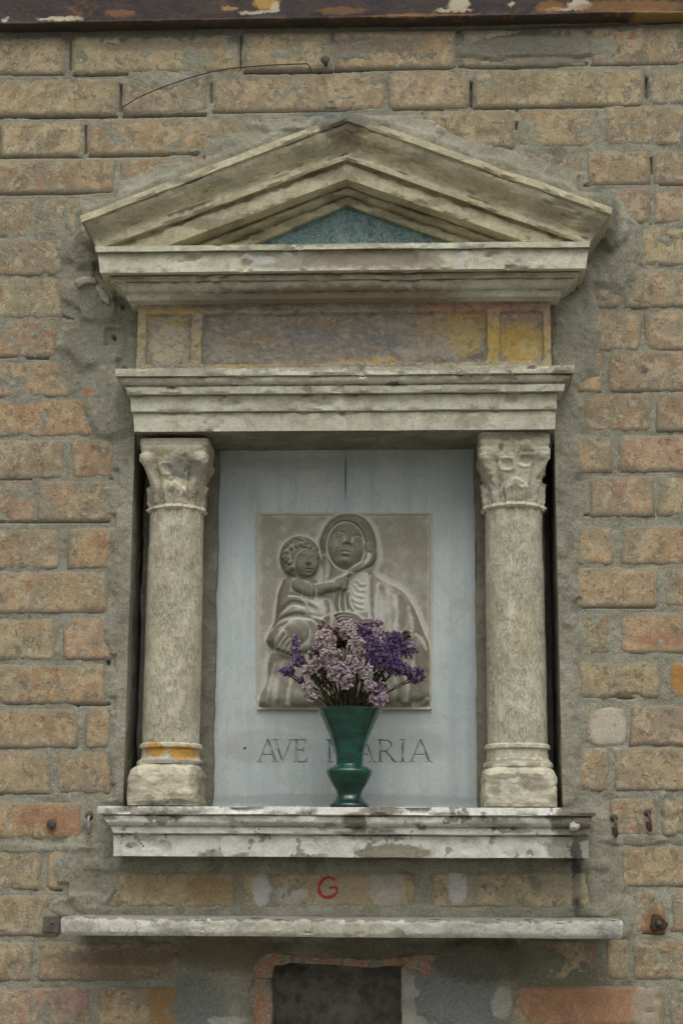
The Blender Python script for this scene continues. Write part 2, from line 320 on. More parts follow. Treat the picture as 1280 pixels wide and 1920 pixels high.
def mat_marble():
    s = N('pale_marble', .6, .3)
    st = s.noise(30, 5, .6, stretch=(1, 1, .07)); a = s.noise(8, 6, .65, off=4); f = s.noise(90, 5, .7, off=2)
    col = s.ramp(a, [(.3, (.46, .53, .53)), (.5, (.54, .60, .585)), (.7, (.62, .66, .62))])
    col = s.mix(s.rng(st, .42, .68, 0, .6), col, (.40, .47, .51))
    col = s.mix(s.rng(st, .45, .33, 0, .5), col, (.60, .625, .60))
    col = s.mix(s.rng(f, .56, .64, 0, .3), col, (.36, .37, .36))
    vn_ = s.noise(9, 7, .62, off=13, dist=.8, stretch=(1, 1, .45)); ln_ = s.rng(s.math('ABSOLUTE', s.math('SUBTRACT', vn_, .5)), 0., .016, .4, 0.)
    col = s.mix(ln_, col, (.38, .43, .45)); col = s.mix(s.rng(s.noise(16, 8, .7, off=23, dist=.4), .54, .60, 0, .3), col, (.45, .44, .39))
    col = s.patches(col, [(640, 1345, 170, 26, (.36, .37, .345), .5), (500, 1400, 90, 34, (.36, .365, .345), .45), (760, 1400, 80, 34, (.36, .365, .345), .4), (828, 990, 11, 24, (.48, .5, .48), .6),
        (640, 1500, 260, 12, (.31, .32, .33), .5), (550, 870, 160, 14, (.40, .42, .42), .4)], .1, .01)
    wp = s.pos
    col = s.mix(s.patch(wp, 647.5, 893, 1.4, 46, .1, .5, .9), col, (.05, .055, .06))
    col = s.mix(s.patch(wp, 459, 1403, 3, 3, .1, .4, .9), col, (.05, .05, .05))
    lt = s.attr('cut'); ed_ = s.math('MULTIPLY', s.rng(lt, .02, .25), s.rng(lt, .95, .5))
    col = s.mix(s.math('MULTIPLY', ed_, s.rng(s.noise(140, 4, .6), .42, .54, .25, .62)), col, (.15, .165, .165))
    col = s.mix(s.rng(lt, .7, 1., 0, .8), col, s.mix(s.rng(s.noise(60, 3, .6, off=4), .42, .58), (.16, .165, .165), (.46, .475, .475)))
    s.base(speckle(s, col, 520, .08)); s.bump(s.noise(120, 4, .6), .0005, .6); return s.m
M_marble = mat_marble()
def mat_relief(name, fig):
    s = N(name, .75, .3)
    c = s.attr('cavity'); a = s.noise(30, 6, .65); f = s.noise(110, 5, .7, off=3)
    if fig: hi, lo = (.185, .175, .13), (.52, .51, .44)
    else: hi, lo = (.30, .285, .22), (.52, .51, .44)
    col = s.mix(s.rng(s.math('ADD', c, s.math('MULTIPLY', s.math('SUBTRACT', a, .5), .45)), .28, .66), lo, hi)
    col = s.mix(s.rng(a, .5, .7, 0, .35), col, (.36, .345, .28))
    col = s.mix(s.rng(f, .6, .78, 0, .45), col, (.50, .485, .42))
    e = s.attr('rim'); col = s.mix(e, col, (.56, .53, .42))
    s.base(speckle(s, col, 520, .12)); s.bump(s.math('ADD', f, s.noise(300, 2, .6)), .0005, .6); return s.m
def mat_simple(name, c1, c2, rough=.8, sc=60, spec=.3, b=.001, metal=0):
    s = N(name, rough, spec); col = s.mix(s.rng(s.noise(sc, 6, .7), .35, .65), c1, c2)
    s.base(col); s.b.inputs['Metallic'].default_value = metal; s.bump(s.noise(sc*4, 5, .7), b, .8); return s.m
M_tymp = N('green_marble', .45, .4)
_s = M_tymp; _n = _s.noise(70, 6, .7, dist=1.2); _v = _s.noise(55, 5, .65, off=5, dist=2.2)
_c = _s.mix(_s.rng(_n, .35, .65), (.05, .115, .118), (.17, .265, .265))
_line = _s.rng(_s.math('ABSOLUTE', _s.math('SUBTRACT', _v, .5)), .0, .03, .75, 0.)
_c = _s.mix(_line, _c, (.38, .46, .45)); _s.base(_c); _s.bump(_n, .0008, .6); M_tymp = _s.m
def mat_beam():
    s = N('rusty_painted_steel', .7, .3)
    a = s.noise(16, 7, .7); b = s.noise(60, 6, .7, off=3)
    col = s.mix(s.rng(a, .4, .6), (.040, .033, .036), (.058, .045, .043))
    r = s.mix(s.rng(b, .35, .65), (.07, .038, .022), (.22, .11, .035))
    col = s.mix(s.rng(s.noise(10, 7, .72, off=9), .56, .64, 0, .9), col, r)
    col = s.mix(s.math('MULTIPLY', s.attr('lip'), s.rng(s.noise(22, 6, .7, off=12), .45, .6, .05, .5)), col, r)
    WH = (.52, .47, .33); OR = (.48, .28, .07)
    col = s.patches(col, [(500, 6, 26, 14, OR, .95, .2), (480, 23, 34, 4, WH, .95, .25), (515, 14, 10, 12, WH, .9, .2), (115, 35, 46, 5, WH, .95, .25), (10, 38, 7, 5, WH, .8), (640, 20, 50, 8, (.25, .13, .05), .6),
        (860, 8, 22, 12, WH, .95, .2), (850, 19, 36, 4, WH, .9, .25), (1085, 8, 24, 10, WH, .95, .2), (1060, 16, 44, 4, WH, .85, .25), (958, 8, 7, 5, WH, .9), (1180, 12, 110, 14, (.26, .13, .045), .7),
        (1030, 12, 30, 12, (.3, .14, .04), .7), (225, 25, 30, 8, (.28, .13, .05), .6), (430, 16, 16, 6, OR, .7), (1240, 30, 60, 8, (.34, .22, .07), .7), (800, 30, 120, 6, (.26, .13, .045), .7)], -.022, .014, 60)
    s.base(col); s.bump(s.math('ADD', a, b), .004, .8); return s.m
M_beam = mat_beam()
M_rust = mat_simple('rusted_iron', (.04, .032, .027), (.10, .055, .032), .85, 160)
M_iron = mat_simple('dark_iron', (.04, .036, .032), (.10, .075, .055), .6, 140, .5)

# ------------------------------------------------------------------ setting: pavement
gv = [(-40, -40, -1.62), (40, -40, -1.62), (40, .4, -1.62), (-40, .4, -1.62)]
g = mesh_obj('pavement', gv, [[0, 1, 2, 3]], mat_simple('pavement_stone', (.17, .165, .15), (.26, .25, .22), .9, 4), smooth=False); g['kind'] = 'structure'

# ------------------------------------------------------------------ the brick wall
wall = thing('brick_wall', 'weathered tan and pink brick wall with grey cement joints behind the shrine', 'wall')
T = (.385, .29, .18); Yl = (.415, .345, .205); Pk = (.40, .265, .18); Og = (.435, .285, .155); Gy = (.29, .25, .18); Ol = (.31, .265, .17)
# (y top, y bottom) at the left edge, the same at the right edge, then bricks x0,x1,colour
rowsB = [
 (72, 139, 52, 118, [(-120, 122, Yl), (137, 446, Yl), (459, 618, Yl), (628, 852, T), (866, 1098, Gy), (1110, 1290, T)]),
 (153, 217, 127, 194, [(-100, 220, Yl), (233, 386, Gy), (401, 718, T), (730, 876, T), (889, 1204, Yl), (1218, 1420, Gy)]),
 (232, 293, 200, 270, [(-150, -6, T), (4, 155, Yl), (166, 472, T), (485, 640, Gy), (795, 962, Ol), (974, 1118, T), (1134, 1420, T)]),
 (302, 362, 284, 344, [(-150, 212, T), (228, 480, T), (880, 1090, Gy), (1102, 1216, T), (1226, 1420, T)]),
 (374, 445, 352, 416, [(-130, 149, Gy), (156, 215, Gy), (1150, 1216, Pk), (1224, 1420, Pk)]),
 (450, 516, 428, 497, [(-150, 120, Ol), (1120, 1190, Gy), (1203, 1420, Yl)]),
 (524, 596, 506, 574, [(-150, 116, Yl), (1090, 1162, Ol), (1172, 1420, Gy)]),
 (602, 668, 584, 655, [(-150, 200, Pk), (1080, 1198, T), (1210, 1420, T)]),
 (680, 744, 660, 732, [(-140, 131, T), (1075, 1128, T), (1140, 1420, T)]),
 (752, 818, 738, 806, [(-150, 192, Og), (1094, 1218, T), (1232, 1420, T)]),
 (826, 897, 818, 883, [(-130, 120, Gy), (136, 217, Pk), (1068, 1146, T), (1160, 1420, Pk)]),
 (904, 977, 895, 966, [(-150, 66, Pk), (71, 212, Gy), (1107, 1223, Pk), (1232, 1420, T)]),
 (994, 1066, 988, 1057, [(-150, 111, T), (130, 212, Og), (1077, 1146, Og), (1164, 1420, Og)]),
 (1075, 1149, 1065, 1136, [(-150, 200, T), (1078, 1232, T), (1246, 1420, Gy)]),
 (1163, 1237, 1150, 1223, [(-150, 103, Yl), (121, 214, Pk), (1084, 1142, Ol), (1163, 1420, Og)]),
 (1249, 1319, 1244, 1307, [(-150, 196, Og), (1084, 1237, Yl), (1256, 1420, Og)]),
 (1332, 1401, 1325, 1396, [(-150, 143, T), (162, 207, T), (1100, 1172, Yl), (1182, 1420, Pk)]),
 (1411, 1487, 1404, 1481, [(-150, 93, T), (109, 207, T), (1084, 1140, T), (1152, 1420, T)]),
 (1506, 1572, 1497, 1566, [(-150, 151, Og), (1142, 1231, Pk), (1242, 1420, T)]),
 (1596, 1667, 1587, 1661, [(-150, 76, T), (89, 124, T), (1164, 1420, T)]),
 (1637, 1702, 1637, 1702, [(165, 437, Yl), (453, 779, Yl), (805, 1136, Yl)]),
 (1681, 1753, 1673, 1747, [(-150, 113, T), (1188, 1246, T), (1257, 1420, T)]),
 (1769, 1838, 1762, 1836, [(-150, 58, T), (74, 362, T), (960, 1122, Ol), (1136, 1178, T), (1186, 1420, T)]),
 (1852, 1924, 1852, 1924, [(-150, 169, Pk), (187, 332, T), (936, 1242, Og), (1256, 1420, Gy)]),
]
bricks = []          # px rectangles
for yt, yb, rt_, rb, lst in rowsB:
    for x0, x1, c in lst:
        k = np.clip(((x0+x1)/2)/1280, 0, 1)
        bricks.append((x0, x1, yt+(rt_-yt)*k, yb+(rb-yb)*k, c))
# courses beyond the frame
rr = random.Random(3)
cols_ = [T, Yl, Pk, Og, Gy, T]
for yt, yb, rt_, rb, lst in rowsB:
    if yt == 1637: continue
    lx = min(q[0] for q in lst)-14; rx = max(q[1] for q in lst)+14
    for k in range(2):
        wd = rr.choice([140, 250, 300]); bricks.append((lx-wd, lx, yt+3, yb+3, rr.choice(cols_))); lx -= wd+14
        wd = rr.choice([140, 250, 300]); bricks.append((rx, rx+wd, rt_-4, rb-4, rr.choice(cols_))); rx += wd+14
for k in range(3):
    y = 1942+k*88; x = -420+rr.random()*100
    while x < 1700:
        wd = rr.choice([150, 290, 300])
        if not (x < 760 and x+wd > 500 and k == 0): bricks.append((x, x+wd, y, y+72, rr.choice(cols_)))
        x += wd+15
def brick_surf(px, py, b, sd):
    x0, x1, y0, y1, _ = b; hw = (x1-x0)/2; hh = (y1-y0)/2; cx = (x0+x1)/2; cy = (y0+y1)/2
    r = 9; qx = np.abs(px-cx)-hw+r; qy = np.abs(py-cy)-hh+r
    d = -(np.hypot(np.maximum(qx, 0), np.maximum(qy, 0))+np.minimum(np.maximum(qx, qy), 0)-r)
    d = d+5.4*fbm(px/17, py/17, sd, 4)+1.6
    e = np.clip(d/4, 0, 1)
    Yv = -.0012+.0011*math.sin(sd*1.9)+(1-np.sqrt(1-(1-e)**2))*.0042-.0013*fbm(px/30, py/30, sd+5, 4)
    Yv = Yv+.004*np.clip(fbm(px/26, py/26, sd+9, 3)-.45, 0, 1)*4
    return Yv, np.clip(d/16, 0, 1)
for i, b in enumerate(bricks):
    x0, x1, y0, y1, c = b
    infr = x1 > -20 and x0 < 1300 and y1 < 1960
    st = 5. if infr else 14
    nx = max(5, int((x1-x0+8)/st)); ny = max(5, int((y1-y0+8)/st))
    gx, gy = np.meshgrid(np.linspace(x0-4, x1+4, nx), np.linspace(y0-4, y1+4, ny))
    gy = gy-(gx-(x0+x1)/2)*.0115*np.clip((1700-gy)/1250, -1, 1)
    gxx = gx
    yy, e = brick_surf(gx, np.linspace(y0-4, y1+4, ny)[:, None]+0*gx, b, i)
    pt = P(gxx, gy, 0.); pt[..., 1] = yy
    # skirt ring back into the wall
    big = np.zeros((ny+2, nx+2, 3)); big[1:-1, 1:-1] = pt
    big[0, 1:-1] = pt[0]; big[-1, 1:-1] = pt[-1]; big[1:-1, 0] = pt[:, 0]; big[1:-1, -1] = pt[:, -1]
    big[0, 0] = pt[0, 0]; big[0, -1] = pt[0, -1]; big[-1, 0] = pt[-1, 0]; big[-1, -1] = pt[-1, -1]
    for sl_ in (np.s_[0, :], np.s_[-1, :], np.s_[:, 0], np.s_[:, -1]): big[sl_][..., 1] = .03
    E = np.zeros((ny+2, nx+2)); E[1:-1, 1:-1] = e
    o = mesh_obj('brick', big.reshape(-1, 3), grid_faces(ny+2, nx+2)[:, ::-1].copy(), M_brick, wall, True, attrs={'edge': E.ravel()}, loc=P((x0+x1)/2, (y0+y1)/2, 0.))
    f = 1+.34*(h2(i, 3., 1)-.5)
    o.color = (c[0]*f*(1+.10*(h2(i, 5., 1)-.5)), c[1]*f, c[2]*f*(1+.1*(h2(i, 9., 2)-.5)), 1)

# mortar sheet (real relief, holes for the niche and the recess)
NL = float(XX(243, 1160, 0)); NR = float(XX(1046, 1160, 0)); NT_ = float(ZZ(790, 0)); NB = float(ZZ(1535, 0))
RL = float(XX(505, 1860, 0)); RR = float(XX(755, 1860, 0)); RT = float(ZZ(1806, 0)); RB = RT-.30
def seq(a, b, st): return list(np.arange(a, b, st))
xs = sorted(set([round(v, 5) for v in seq(-2.2, -.72, .05)+seq(-.72, .72, .0030)+seq(.72, 2.2, .05)+[NL, NR, RL, RR, 2.2]]))
zs = sorted(set([round(v, 5) for v in seq(-1.64, -.40, .05)+seq(-.40, 1.75, .0031)+seq(1.75, 2.4, .05)+[NT_, NB, RT, RB]]))
GX, GZ = np.meshgrid(xs, zs)
pos = np.stack([GX, 0*GX, GZ], -1); px, py = proj(pos)
Hh = .0008-.0030*fbm(px/40, py/34, 1, 5)-.0013*fbm(px/10, py/10, 2, 3)
def blob(cx, cy, rx, ry, amt, nz=.35, sd=3):
    global Hh
    d = np.hypot((px-cx)/rx, (py-cy)/ry)+nz*fbm(px/45, py/45, sd, 4)
    Hh = Hh-amt*sst(1.15, .8, d)
def band(x0, x1, y0, y1, amt, soft=10, nz=14, sd=4):
    global Hh
    n = nz*fbm(px/40, py/40, sd, 4)
    m = sst(x0-soft, x0+soft, px+n)*sst(x1+soft, x1-soft, px+n)*sst(y0-soft, y0+soft, py+n)*sst(y1+soft, y1-soft, py+n)
    Hh = Hh-amt*m
band(208, 262, 690, 1512, .0075); band(1030, 1082, 560, 1512, .0075); blob(170, 640, 60, 60, .009); blob(180, 540, 62, 70, .008)
blob(215, 750, 50, 70, .007); blob(170, 470, 60, 40, .008); blob(1140, 470, 60, 90, .009); blob(1068, 600, 50, 120, .008); blob(1150, 420, 30, 50, .008)
for (ax, ay, bx, by) in ((650, 205, 150, 395), (650, 205, 1150, 378)):
    tt = np.clip((px-ax)/(bx-ax), 0, 1); ly = ay+(by-ay)*tt
    ins = ((px-ax)*(bx-ax) > 0)
    d = (ly-py)+10*fbm(px/30, py/30, 7, 4)
    Hh = Hh-np.where(ins, (.010*sst(38, -4, d)+.012*sst(8, -10, d))*sst(-110, -60, d)*sst(-12, 14, (bx-px)*np.sign(bx-ax)), 0)
blob(165, 1640, 55, 70, .007); blob(150, 1700, 60, 26, .006); blob(1130, 1640, 34, 110, .006); blob(1150, 1720, 40, 40, .005)
band(330, 960, 1762, 2000, .0065, 16, 26); blob(870, 1850, 90, 90, .007); blob(1000, 1800, 60, 36, .003)
band(160, 1140, 1700, 1722, .004, 5, 5); band(160, 1140, 1612, 1632, .004, 5, 5)
blob(700, 100, 200, 20, .003); blob(1000, 95, 140, 30, .0045); blob(560, 235, 90, 20, .006); blob(770, 260, 60, 50, .007); blob(300, 150, 50, 20, .003)
blob(30, 1590, 150, 8, .003); blob(1190, 1575, 60, 10, .004)
# open cracks under bricks and in perpends
def crack(pts, wd, dep, sd=0):
    global Hh
    for (a, b), (c, d_) in zip(pts[:-1], pts[1:]):
        bb = (px > min(a, c)-14) & (px < max(a, c)+14) & (py > min(b, d_)-14) & (py < max(b, d_)+14)
        if not bb.any(): continue
        qx = px[bb]; qy = py[bb]; t = np.clip(((qx-a)*(c-a)+(qy-b)*(d_-b))/((c-a)**2+(d_-b)**2+1e-6), 0, 1)
        d = np.hypot(qx-a-t*(c-a), qy-b-t*(d_-b)); ww = wd*(.75+.6*fbm(qx/14, qy/14, 11+sd, 2))
        Hh[bb] = np.maximum(Hh[bb], dep*sst(ww+1.6, ww-1.0, d))
CR_ = [([(0, 139), (118, 139)], 2.2), ([(133, 78), (134, 128)], 3.2), ([(138, 141), (240, 139)], 1.2), ([(0, 219), (218, 219)], 2), ([(232, 219), (385, 215)], 2),
 ([(225, 160), (226, 208)], 4.0), ([(401, 210), (640, 206), (716, 198)], 2), ([(397, 158), (396, 190)], 2.5), ([(628, 133), (850, 126)], 2), ([(2, 242), (2, 282)], 3.5), ([(160, 238), (161, 285)], 4),
 ([(8, 293), (110, 294), (150, 299)], 2.5), ([(168, 293), (370, 288)], 2), ([(450, 78), (448, 128)], 3.5), ([(460, 134), (570, 137), (618, 132)], 3.2), ([(612, 115), (616, 136)], 6),
 ([(862, 125), (960, 128), (1098, 120)], 2), ([(1110, 122), (1268, 118)], 2), ([(882, 160), (884, 196)], 5), ([(1210, 148), (1212, 180)], 4), ([(892, 204), (1000, 205), (1196, 196)], 3), ([(740, 204), (874, 200)], 2.2),
 ([(792, 213), (830, 208)], 1.8), ([(966, 232), (966, 240)], 5), ([(1095, 349), (1112, 343), (1216, 343)], 2.2), ([(1220, 298), (1222, 322)], 4), ([(1238, 345), (1300, 345)], 2), ([(0, 363), (120, 363), (208, 358)], 1.3),
 ([(115, 592), (138, 600)], 2), ([(0, 670), (90, 671)], 1.0), ([(0, 897), (60, 898)], 1.5), ([(45, 893), (60, 894)], 3.5), ([(1165, 866), (1195, 882), (1300, 884)], 2), ([(1095, 965), (1222, 966)], 1.5),
 ([(207, 895), (209, 900)], 3), ([(0, 978), (205, 978)], 1.4), ([(1120, 1137), (1225, 1137)], 2.2), ([(145, 1320), (205, 1320)], 2), ([(143, 1321), (147, 1322)], 4), ([(0, 1488), (92, 1487)], 2.6), ([(198, 1484), (202, 1486)], 5),
 ([(25, 1664), (45, 1658), (68, 1668)], 4), ([(90, 1660), (96, 1668), (115, 1670)], 2), ([(203, 1242), (204, 1244)], 4), ([(410, 690+540), (411, 1231)], 1), ([(212, 632), (215, 636)], 4), ([(233, 690), (235, 693)], 3), ([(230, 572), (231, 576)], 4),
 ([(190, 508), (192, 520)], 3), ([(1205, 1751), (1245, 1750)], 1.2), ([(450, 68), (650, 62), (900, 58)], 1.8), ([(1100, 1306), (1190, 1308)], 1.6), ([(1092, 1137), (1135, 1136)], 2), ([(98, 1540), (100, 1548)], 6), ([(168, 1530), (169, 1536)], 6)]
for k, (p_, wd) in enumerate(CR_): crack(p_, wd*(1.05 if p_[0][1] < 365 else .8), .014, k)
crack([(680, 60), (900, 55), (1280, 40)], 1.5, .012, 80)
pos[..., 1] = Hh
# paper edges of the niche return neatly
fx = (GX[:-1, :-1]+GX[1:, 1:])/2; fz = (GZ[:-1, :-1]+GZ[1:, 1:])/2
keep = ~((fx > NL) & (fx < NR) & (fz < NT_) & (fz > NB)) & ~((fx > RL) & (fx < RR) & (fz < RT) & (fz > RB))
gf = grid_faces(*GX.shape)[keep.ravel()]
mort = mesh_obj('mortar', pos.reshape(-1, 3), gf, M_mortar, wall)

def boxm(x0, x1, y0, y1, z0, z1, skip=''):
    V = [(x, y, z) for x in (x0, x1) for y in (y0, y1) for z in (z0, z1)]
    Fd = {'l': [0, 1, 3, 2], 'r': [4, 6, 7, 5], 'f': [0, 4, 5, 1], 'b': [2, 3, 7, 6], 'd': [0, 2, 6, 4], 'u': [1, 5, 7, 3]}
    return V, [f for k, f in Fd.items() if k not in skip]
# rough strip between two vertical planes etc: generic noisy sheet
def sheet(name, A, B, C, D, n, m, mat, parent, amp=.0015, axis=1, sc=30, sd=0):
    s, t = np.meshgrid(np.linspace(0, 1, n), np.linspace(0, 1, m))
    A, B, C, D = map(np.array, (A, B, C, D))
    p = ((1-s)*(1-t))[..., None]*A+(s*(1-t))[..., None]*B+(s*t)[..., None]*C+((1-s)*t)[..., None]*D
    q = fbm(s*n/6+sd, t*m/6, sd, 4)*np.minimum(1, np.minimum(np.minimum(s, 1-s)*n/2, np.minimum(t, 1-t)*m/2))
    p[..., axis] += amp*q
    return mesh_obj(name, p.reshape(-1, 3), grid_faces(m, n), mat, parent)

# small recess below the shelf
M_dark = mat_simple('recess_cement', (.15, .14, .12), (.30, .285, .245), .95, 26, .1, .006)
sheet('recess_back', (RL-.01, .11, RB), (RR+.01, .11, RB), (RR+.01, .11, RT+.02), (RL-.01, .11, RT+.02), 90, 90, M_dark, wall, .008)
sheet('recess_side', (RL, .0, RB), (RL, .13, RB), (RL, .13, RT+.01), (RL, .0, RT+.01), 20, 60, M_dark, wall, .002, 0)
sheet('recess_side', (RR, .0, RB), (RR, .13, RB), (RR, .13, RT+.01), (RR, .0, RT+.01), 20, 60, M_dark, wall, .002, 0)
sheet('recess_ceiling', (RL, .0, RT), (RR, .0, RT), (RR, .13, RT+.0), (RL, .13, RT+.0), 60, 20, M_dark, wall, .003, 2)
sheet('recess_floor', (RL, .0, RB), (RR, .0, RB), (RR, .13, RB), (RL, .13, RB), 60, 20, M_dark, wall, .003, 2)
# broken brick rim round the recess
def frag(poly, Yf, mat, name='brick_fragment', parent=wall, depth=.03, sd=0):
    poly = np.array(poly, float); c = poly.mean(0); n = 44
    per = np.vstack([poly, poly[:1]]); seg = np.hypot(*np.diff(per, axis=0).T); cum = np.r_[0, np.cumsum(seg)]
    s = np.linspace(0, cum[-1], n, endpoint=False); bx = np.interp(s, cum, per[:, 0]); by = np.interp(s, cum, per[:, 1])
    bx = bx+2.0*fbm(s/9, s*0+sd, sd, 3); by = by+2.0*fbm(s/9+40, s*0+sd, sd, 3)
    rings = []
    for k, (f, y) in enumerate(((1., Yf+depth), (1., Yf+.003), (.93, Yf), (.6, Yf-.001), (.3, Yf-.0012))):
        X = c[0]+(bx-c[0])*f; Yp = c[1]+(by-c[1])*f
        p = P(X, Yp, Yf); p[:, 1] = y-(.0022*fbm(X/12, Yp/12, sd+3, 3) if k > 0 else 0); rings.append(p)
    V = np.vstack(rings+[P(c[0], c[1], Yf)[None] if False else np.array([[*P(c[0], c[1], Yf)]])])
    Fc = grid_faces(len(rings), n, True)[:, ::-1].tolist(); L = len(V)-1; o = (len(rings)-1)*n
    Fc += [[o+(k+1) % n, o+k, L] for k in range(n)]
    return mesh_obj(name, V, Fc, mat, parent, True, 50)
def mat_frag():
    s = N('broken_brick_plaster', .9, .15)
    a = s.noise(38, 6, .65); b = s.noise(60, 5, .7, off=6)
    col = s.ramp(a, [(.34, (.235, .225, .185)), (.47, (.37, .30, .22)), (.53, (.42, .19, .095)), (.60, (.37, .28, .2)), (.7, (.33, .32, .27))])
    col = s.mix(s.rng(b, .56, .68, 0, .7), col, (.30, .21, .20)); col = s.mix(s.rng(b, .44, .34, 0, .6), col, (.36, .38, .36))
    s.base(speckle(s, col, 400, .3)); s.bump(s.math('ADD', a, b), .005, .9); return s.m
M_frag = mat_frag()
frag([(474, 1812), (488, 1790), (515, 1784), (548, 1790), (545, 1806), (515, 1812), (508, 1836), (478, 1834)], -.010, M_frag, sd=1)
frag([(546, 1790), (590, 1794), (640, 1797), (640, 1811), (590, 1807), (548, 1806)], -.007, M_frag, sd=6)
frag([(640, 1797), (700, 1798), (752, 1795), (756, 1810), (700, 1814), (640, 1811)], -.0065, M_frag, sd=7)
frag([(752, 1795), (790, 1786), (822, 1792), (838, 1816), (834, 1838), (804, 1836), (780, 1820), (756, 1812)], -.010, M_frag, sd=8)
frag([(474, 1832), (506, 1834), (511, 1880), (508, 1950), (486, 1950), (472, 1900), (466, 1862)], -.009, M_frag, sd=2)
frag([(796, 1834), (832, 1836), (826, 1880), (822, 1950), (812, 1950), (806, 1905), (794, 1866)], -.009, M_frag, sd=3)
frag([(752, 1812), (770, 1826), (790, 1832), (792, 1868), (802, 1905), (808, 1970), (752, 1970)], -.0075, mat_simple('pale_jamb_plaster', (.30, .29, .25), (.41, .40, .35), .9, 30), name='jamb_plaster', sd=4)
M_pl = mat_simple('loose_plaster', (.33, .30, .24), (.50, .47, .39), .9, 40, .15, .003)
frag([(138, 526), (160, 516), (178, 520), (182, 532), (166, 530), (146, 538)], -.013, M_pl, name='plaster_fragment', sd=21)
frag([(178, 530), (190, 540), (206, 556), (205, 572), (192, 562), (180, 545)], -.013, M_pl, name='plaster_fragment', sd=22)
frag([(154, 402), (166, 394), (176, 400), (170, 412), (158, 412)], -.012, M_pl, name='plaster_fragment', sd=23)
# red painted letter G on the middle brick under the sill
bi = [i for i, b in enumerate(bricks) if b[0] == 453 and b[4] == Yl][0]
def gstroke():
    ang = np.radians(np.linspace(318, 32, 26)); p = [(616+16*math.cos(a), 1663+18.5*math.sin(-a)) for a in ang[::-1]]
    p = [(628, 1652), (622, 1646), (614, 1645), (606, 1649), (600, 1657), (598, 1665), (600, 1674), (607, 1681), (616, 1682), (625, 1679), (631, 1673), (632, 1664)]
    return [spline([(x, y, 0) for x, y in p], 50)[:, :2], spline([(632, 1664, 0), (624, 1663, 0), (617, 1665, 0)], 10)[:, :2]]
M_red = mat_simple('red_paint', (.55, .025, .045), (.38, .06, .05), .75, 300)
gp = []
for st in gstroke():
    tn = np.gradient(st, axis=0); tn /= np.linalg.norm(tn, axis=1)[:, None]; nr = np.c_[-tn[:, 1], tn[:, 0]]
    wv = 2.5+1.7*fbm(np.arange(len(st))/2., np.zeros(len(st)), 5, 3)
    rows_ = []
    for k in (-1, -.5, 0, .5, 1):
        q = st+nr*(wv[:, None]*k); yv, _ = brick_surf(q[:, 0], q[:, 1], bricks[bi], bi); pp = P(q[:, 0], q[:, 1], 0.); pp[:, 1] = yv-.0016; rows_.append(pp)
    gp.append((np.vstack(rows_), grid_faces(5, len(st)).tolist()))
mesh_obj('painted_letter', *join(gp), M_red, wall)

# ------------------------------------------------------------------ the shrine
shrine = thing('wall_shrine', 'stone wall shrine with pediment and two columns framing a recessed niche', 'shrine')
def moulding(name, rows, mat, parent, step=.0045, amp=.0009, chip=.006, chipt=.42, sd=0, yback=.02, close=(True, True)):
    """rows: (py at mid, x left, x right, Y, mode to next) ; first/last row also closed back to yback"""
    R = []
    for i in range(len(rows)-1):
        a, b = rows[i], rows[i+1]; mode = a[4] if len(a) > 4 else 'line'
        L = abs(b[0]-a[0])*.001+abs(b[3]-a[3]); n = max(1, int(L/.004)) if mode == 'line' else max(6, int(L/.003))
        for k in range(n):
            t = k/n; e = ep(t, mode); R.append((a[0]+(b[0]-a[0])*t, a[1]+(b[1]-a[1])*t, a[2]+(b[2]-a[2])*t, a[3]+(b[3]-a[3])*e))
    R.append(rows[-1][:4])
    n = len(R); xl = XX(np.array([r[1] for r in R]), np.array([r[0] for r in R]), np.array([r[3] for r in R]))
    xr = XX(np.array([r[2] for r in R]), np.array([r[0] for r in R]), np.array([r[3] for r in R]))
    zz = ZZ(np.array([r[0] for r in R]), np.array([r[3] for r in R])); yy = np.array([r[3] for r in R])
    m = int((xr.max()-xl.min())/step)
    s = np.linspace(0, 1, m); X = xl[:, None]+(xr-xl)[:, None]*s; Zq = np.repeat(zz[:, None], m, 1); Yq = np.repeat(yy[:, None], m, 1)
    arc = np.cumsum(np.r_[0, np.hypot(np.diff(zz), np.diff(yy))])[:, None]+0*X
    Zq = Zq+.0010*fbm(X*10, X*0+arc*3, sd+2, 3)
    Yq = Yq-amp*fbm(X*110, arc*110, sd, 4)-amp*.7*fbm(X*18, arc*8, sd+4, 3)
    # chipping, strongest on convex edges
    cv = np.zeros(n)
    for i in range(1, n-1):
        a = np.array([yy[i]-yy[i-1], zz[i]-zz[i-1]]); b = np.array([yy[i+1]-yy[i], zz[i+1]-zz[i]])
        cv[i] = np.cross(a, b)/(np.linalg.norm(a)*np.linalg.norm(b)+1e-9)
    cv = np.clip(cv if True else -cv, -1, 1)
    c = np.clip(fbm(X*45, arc*60, sd+8, 4)-.12, 0, 1)*(np.abs(cv)[:, None])
    Yq = Yq+np.clip(c*.016, 0, .0035); c2 = np.clip(fbm(X*22, arc*30, sd+9, 4)-chipt, 0, 1); Yq = Yq+np.clip(c2*.05, 0, chip)
    G = np.stack([X, Yq, Zq], -1)
    eL = G[:, :1].copy(); eL[..., 1] = yback; eR = G[:, -1:].copy(); eR[..., 1] = yback
    G = np.concatenate([eL, G, eR], 1)
    if close[0]: t0 = G[:1].copy(); t0[..., 1] = yback; G = np.concatenate([t0, G], 0)
    if close[1]: t1 = G[-1:].copy(); t1[..., 1] = yback; G = np.concatenate([G, t1], 0)
    return mesh_obj(name, G.reshape(-1, 3), grid_faces(*G.shape[:2])[:, ::-1].copy(), mat, parent, True, 38)

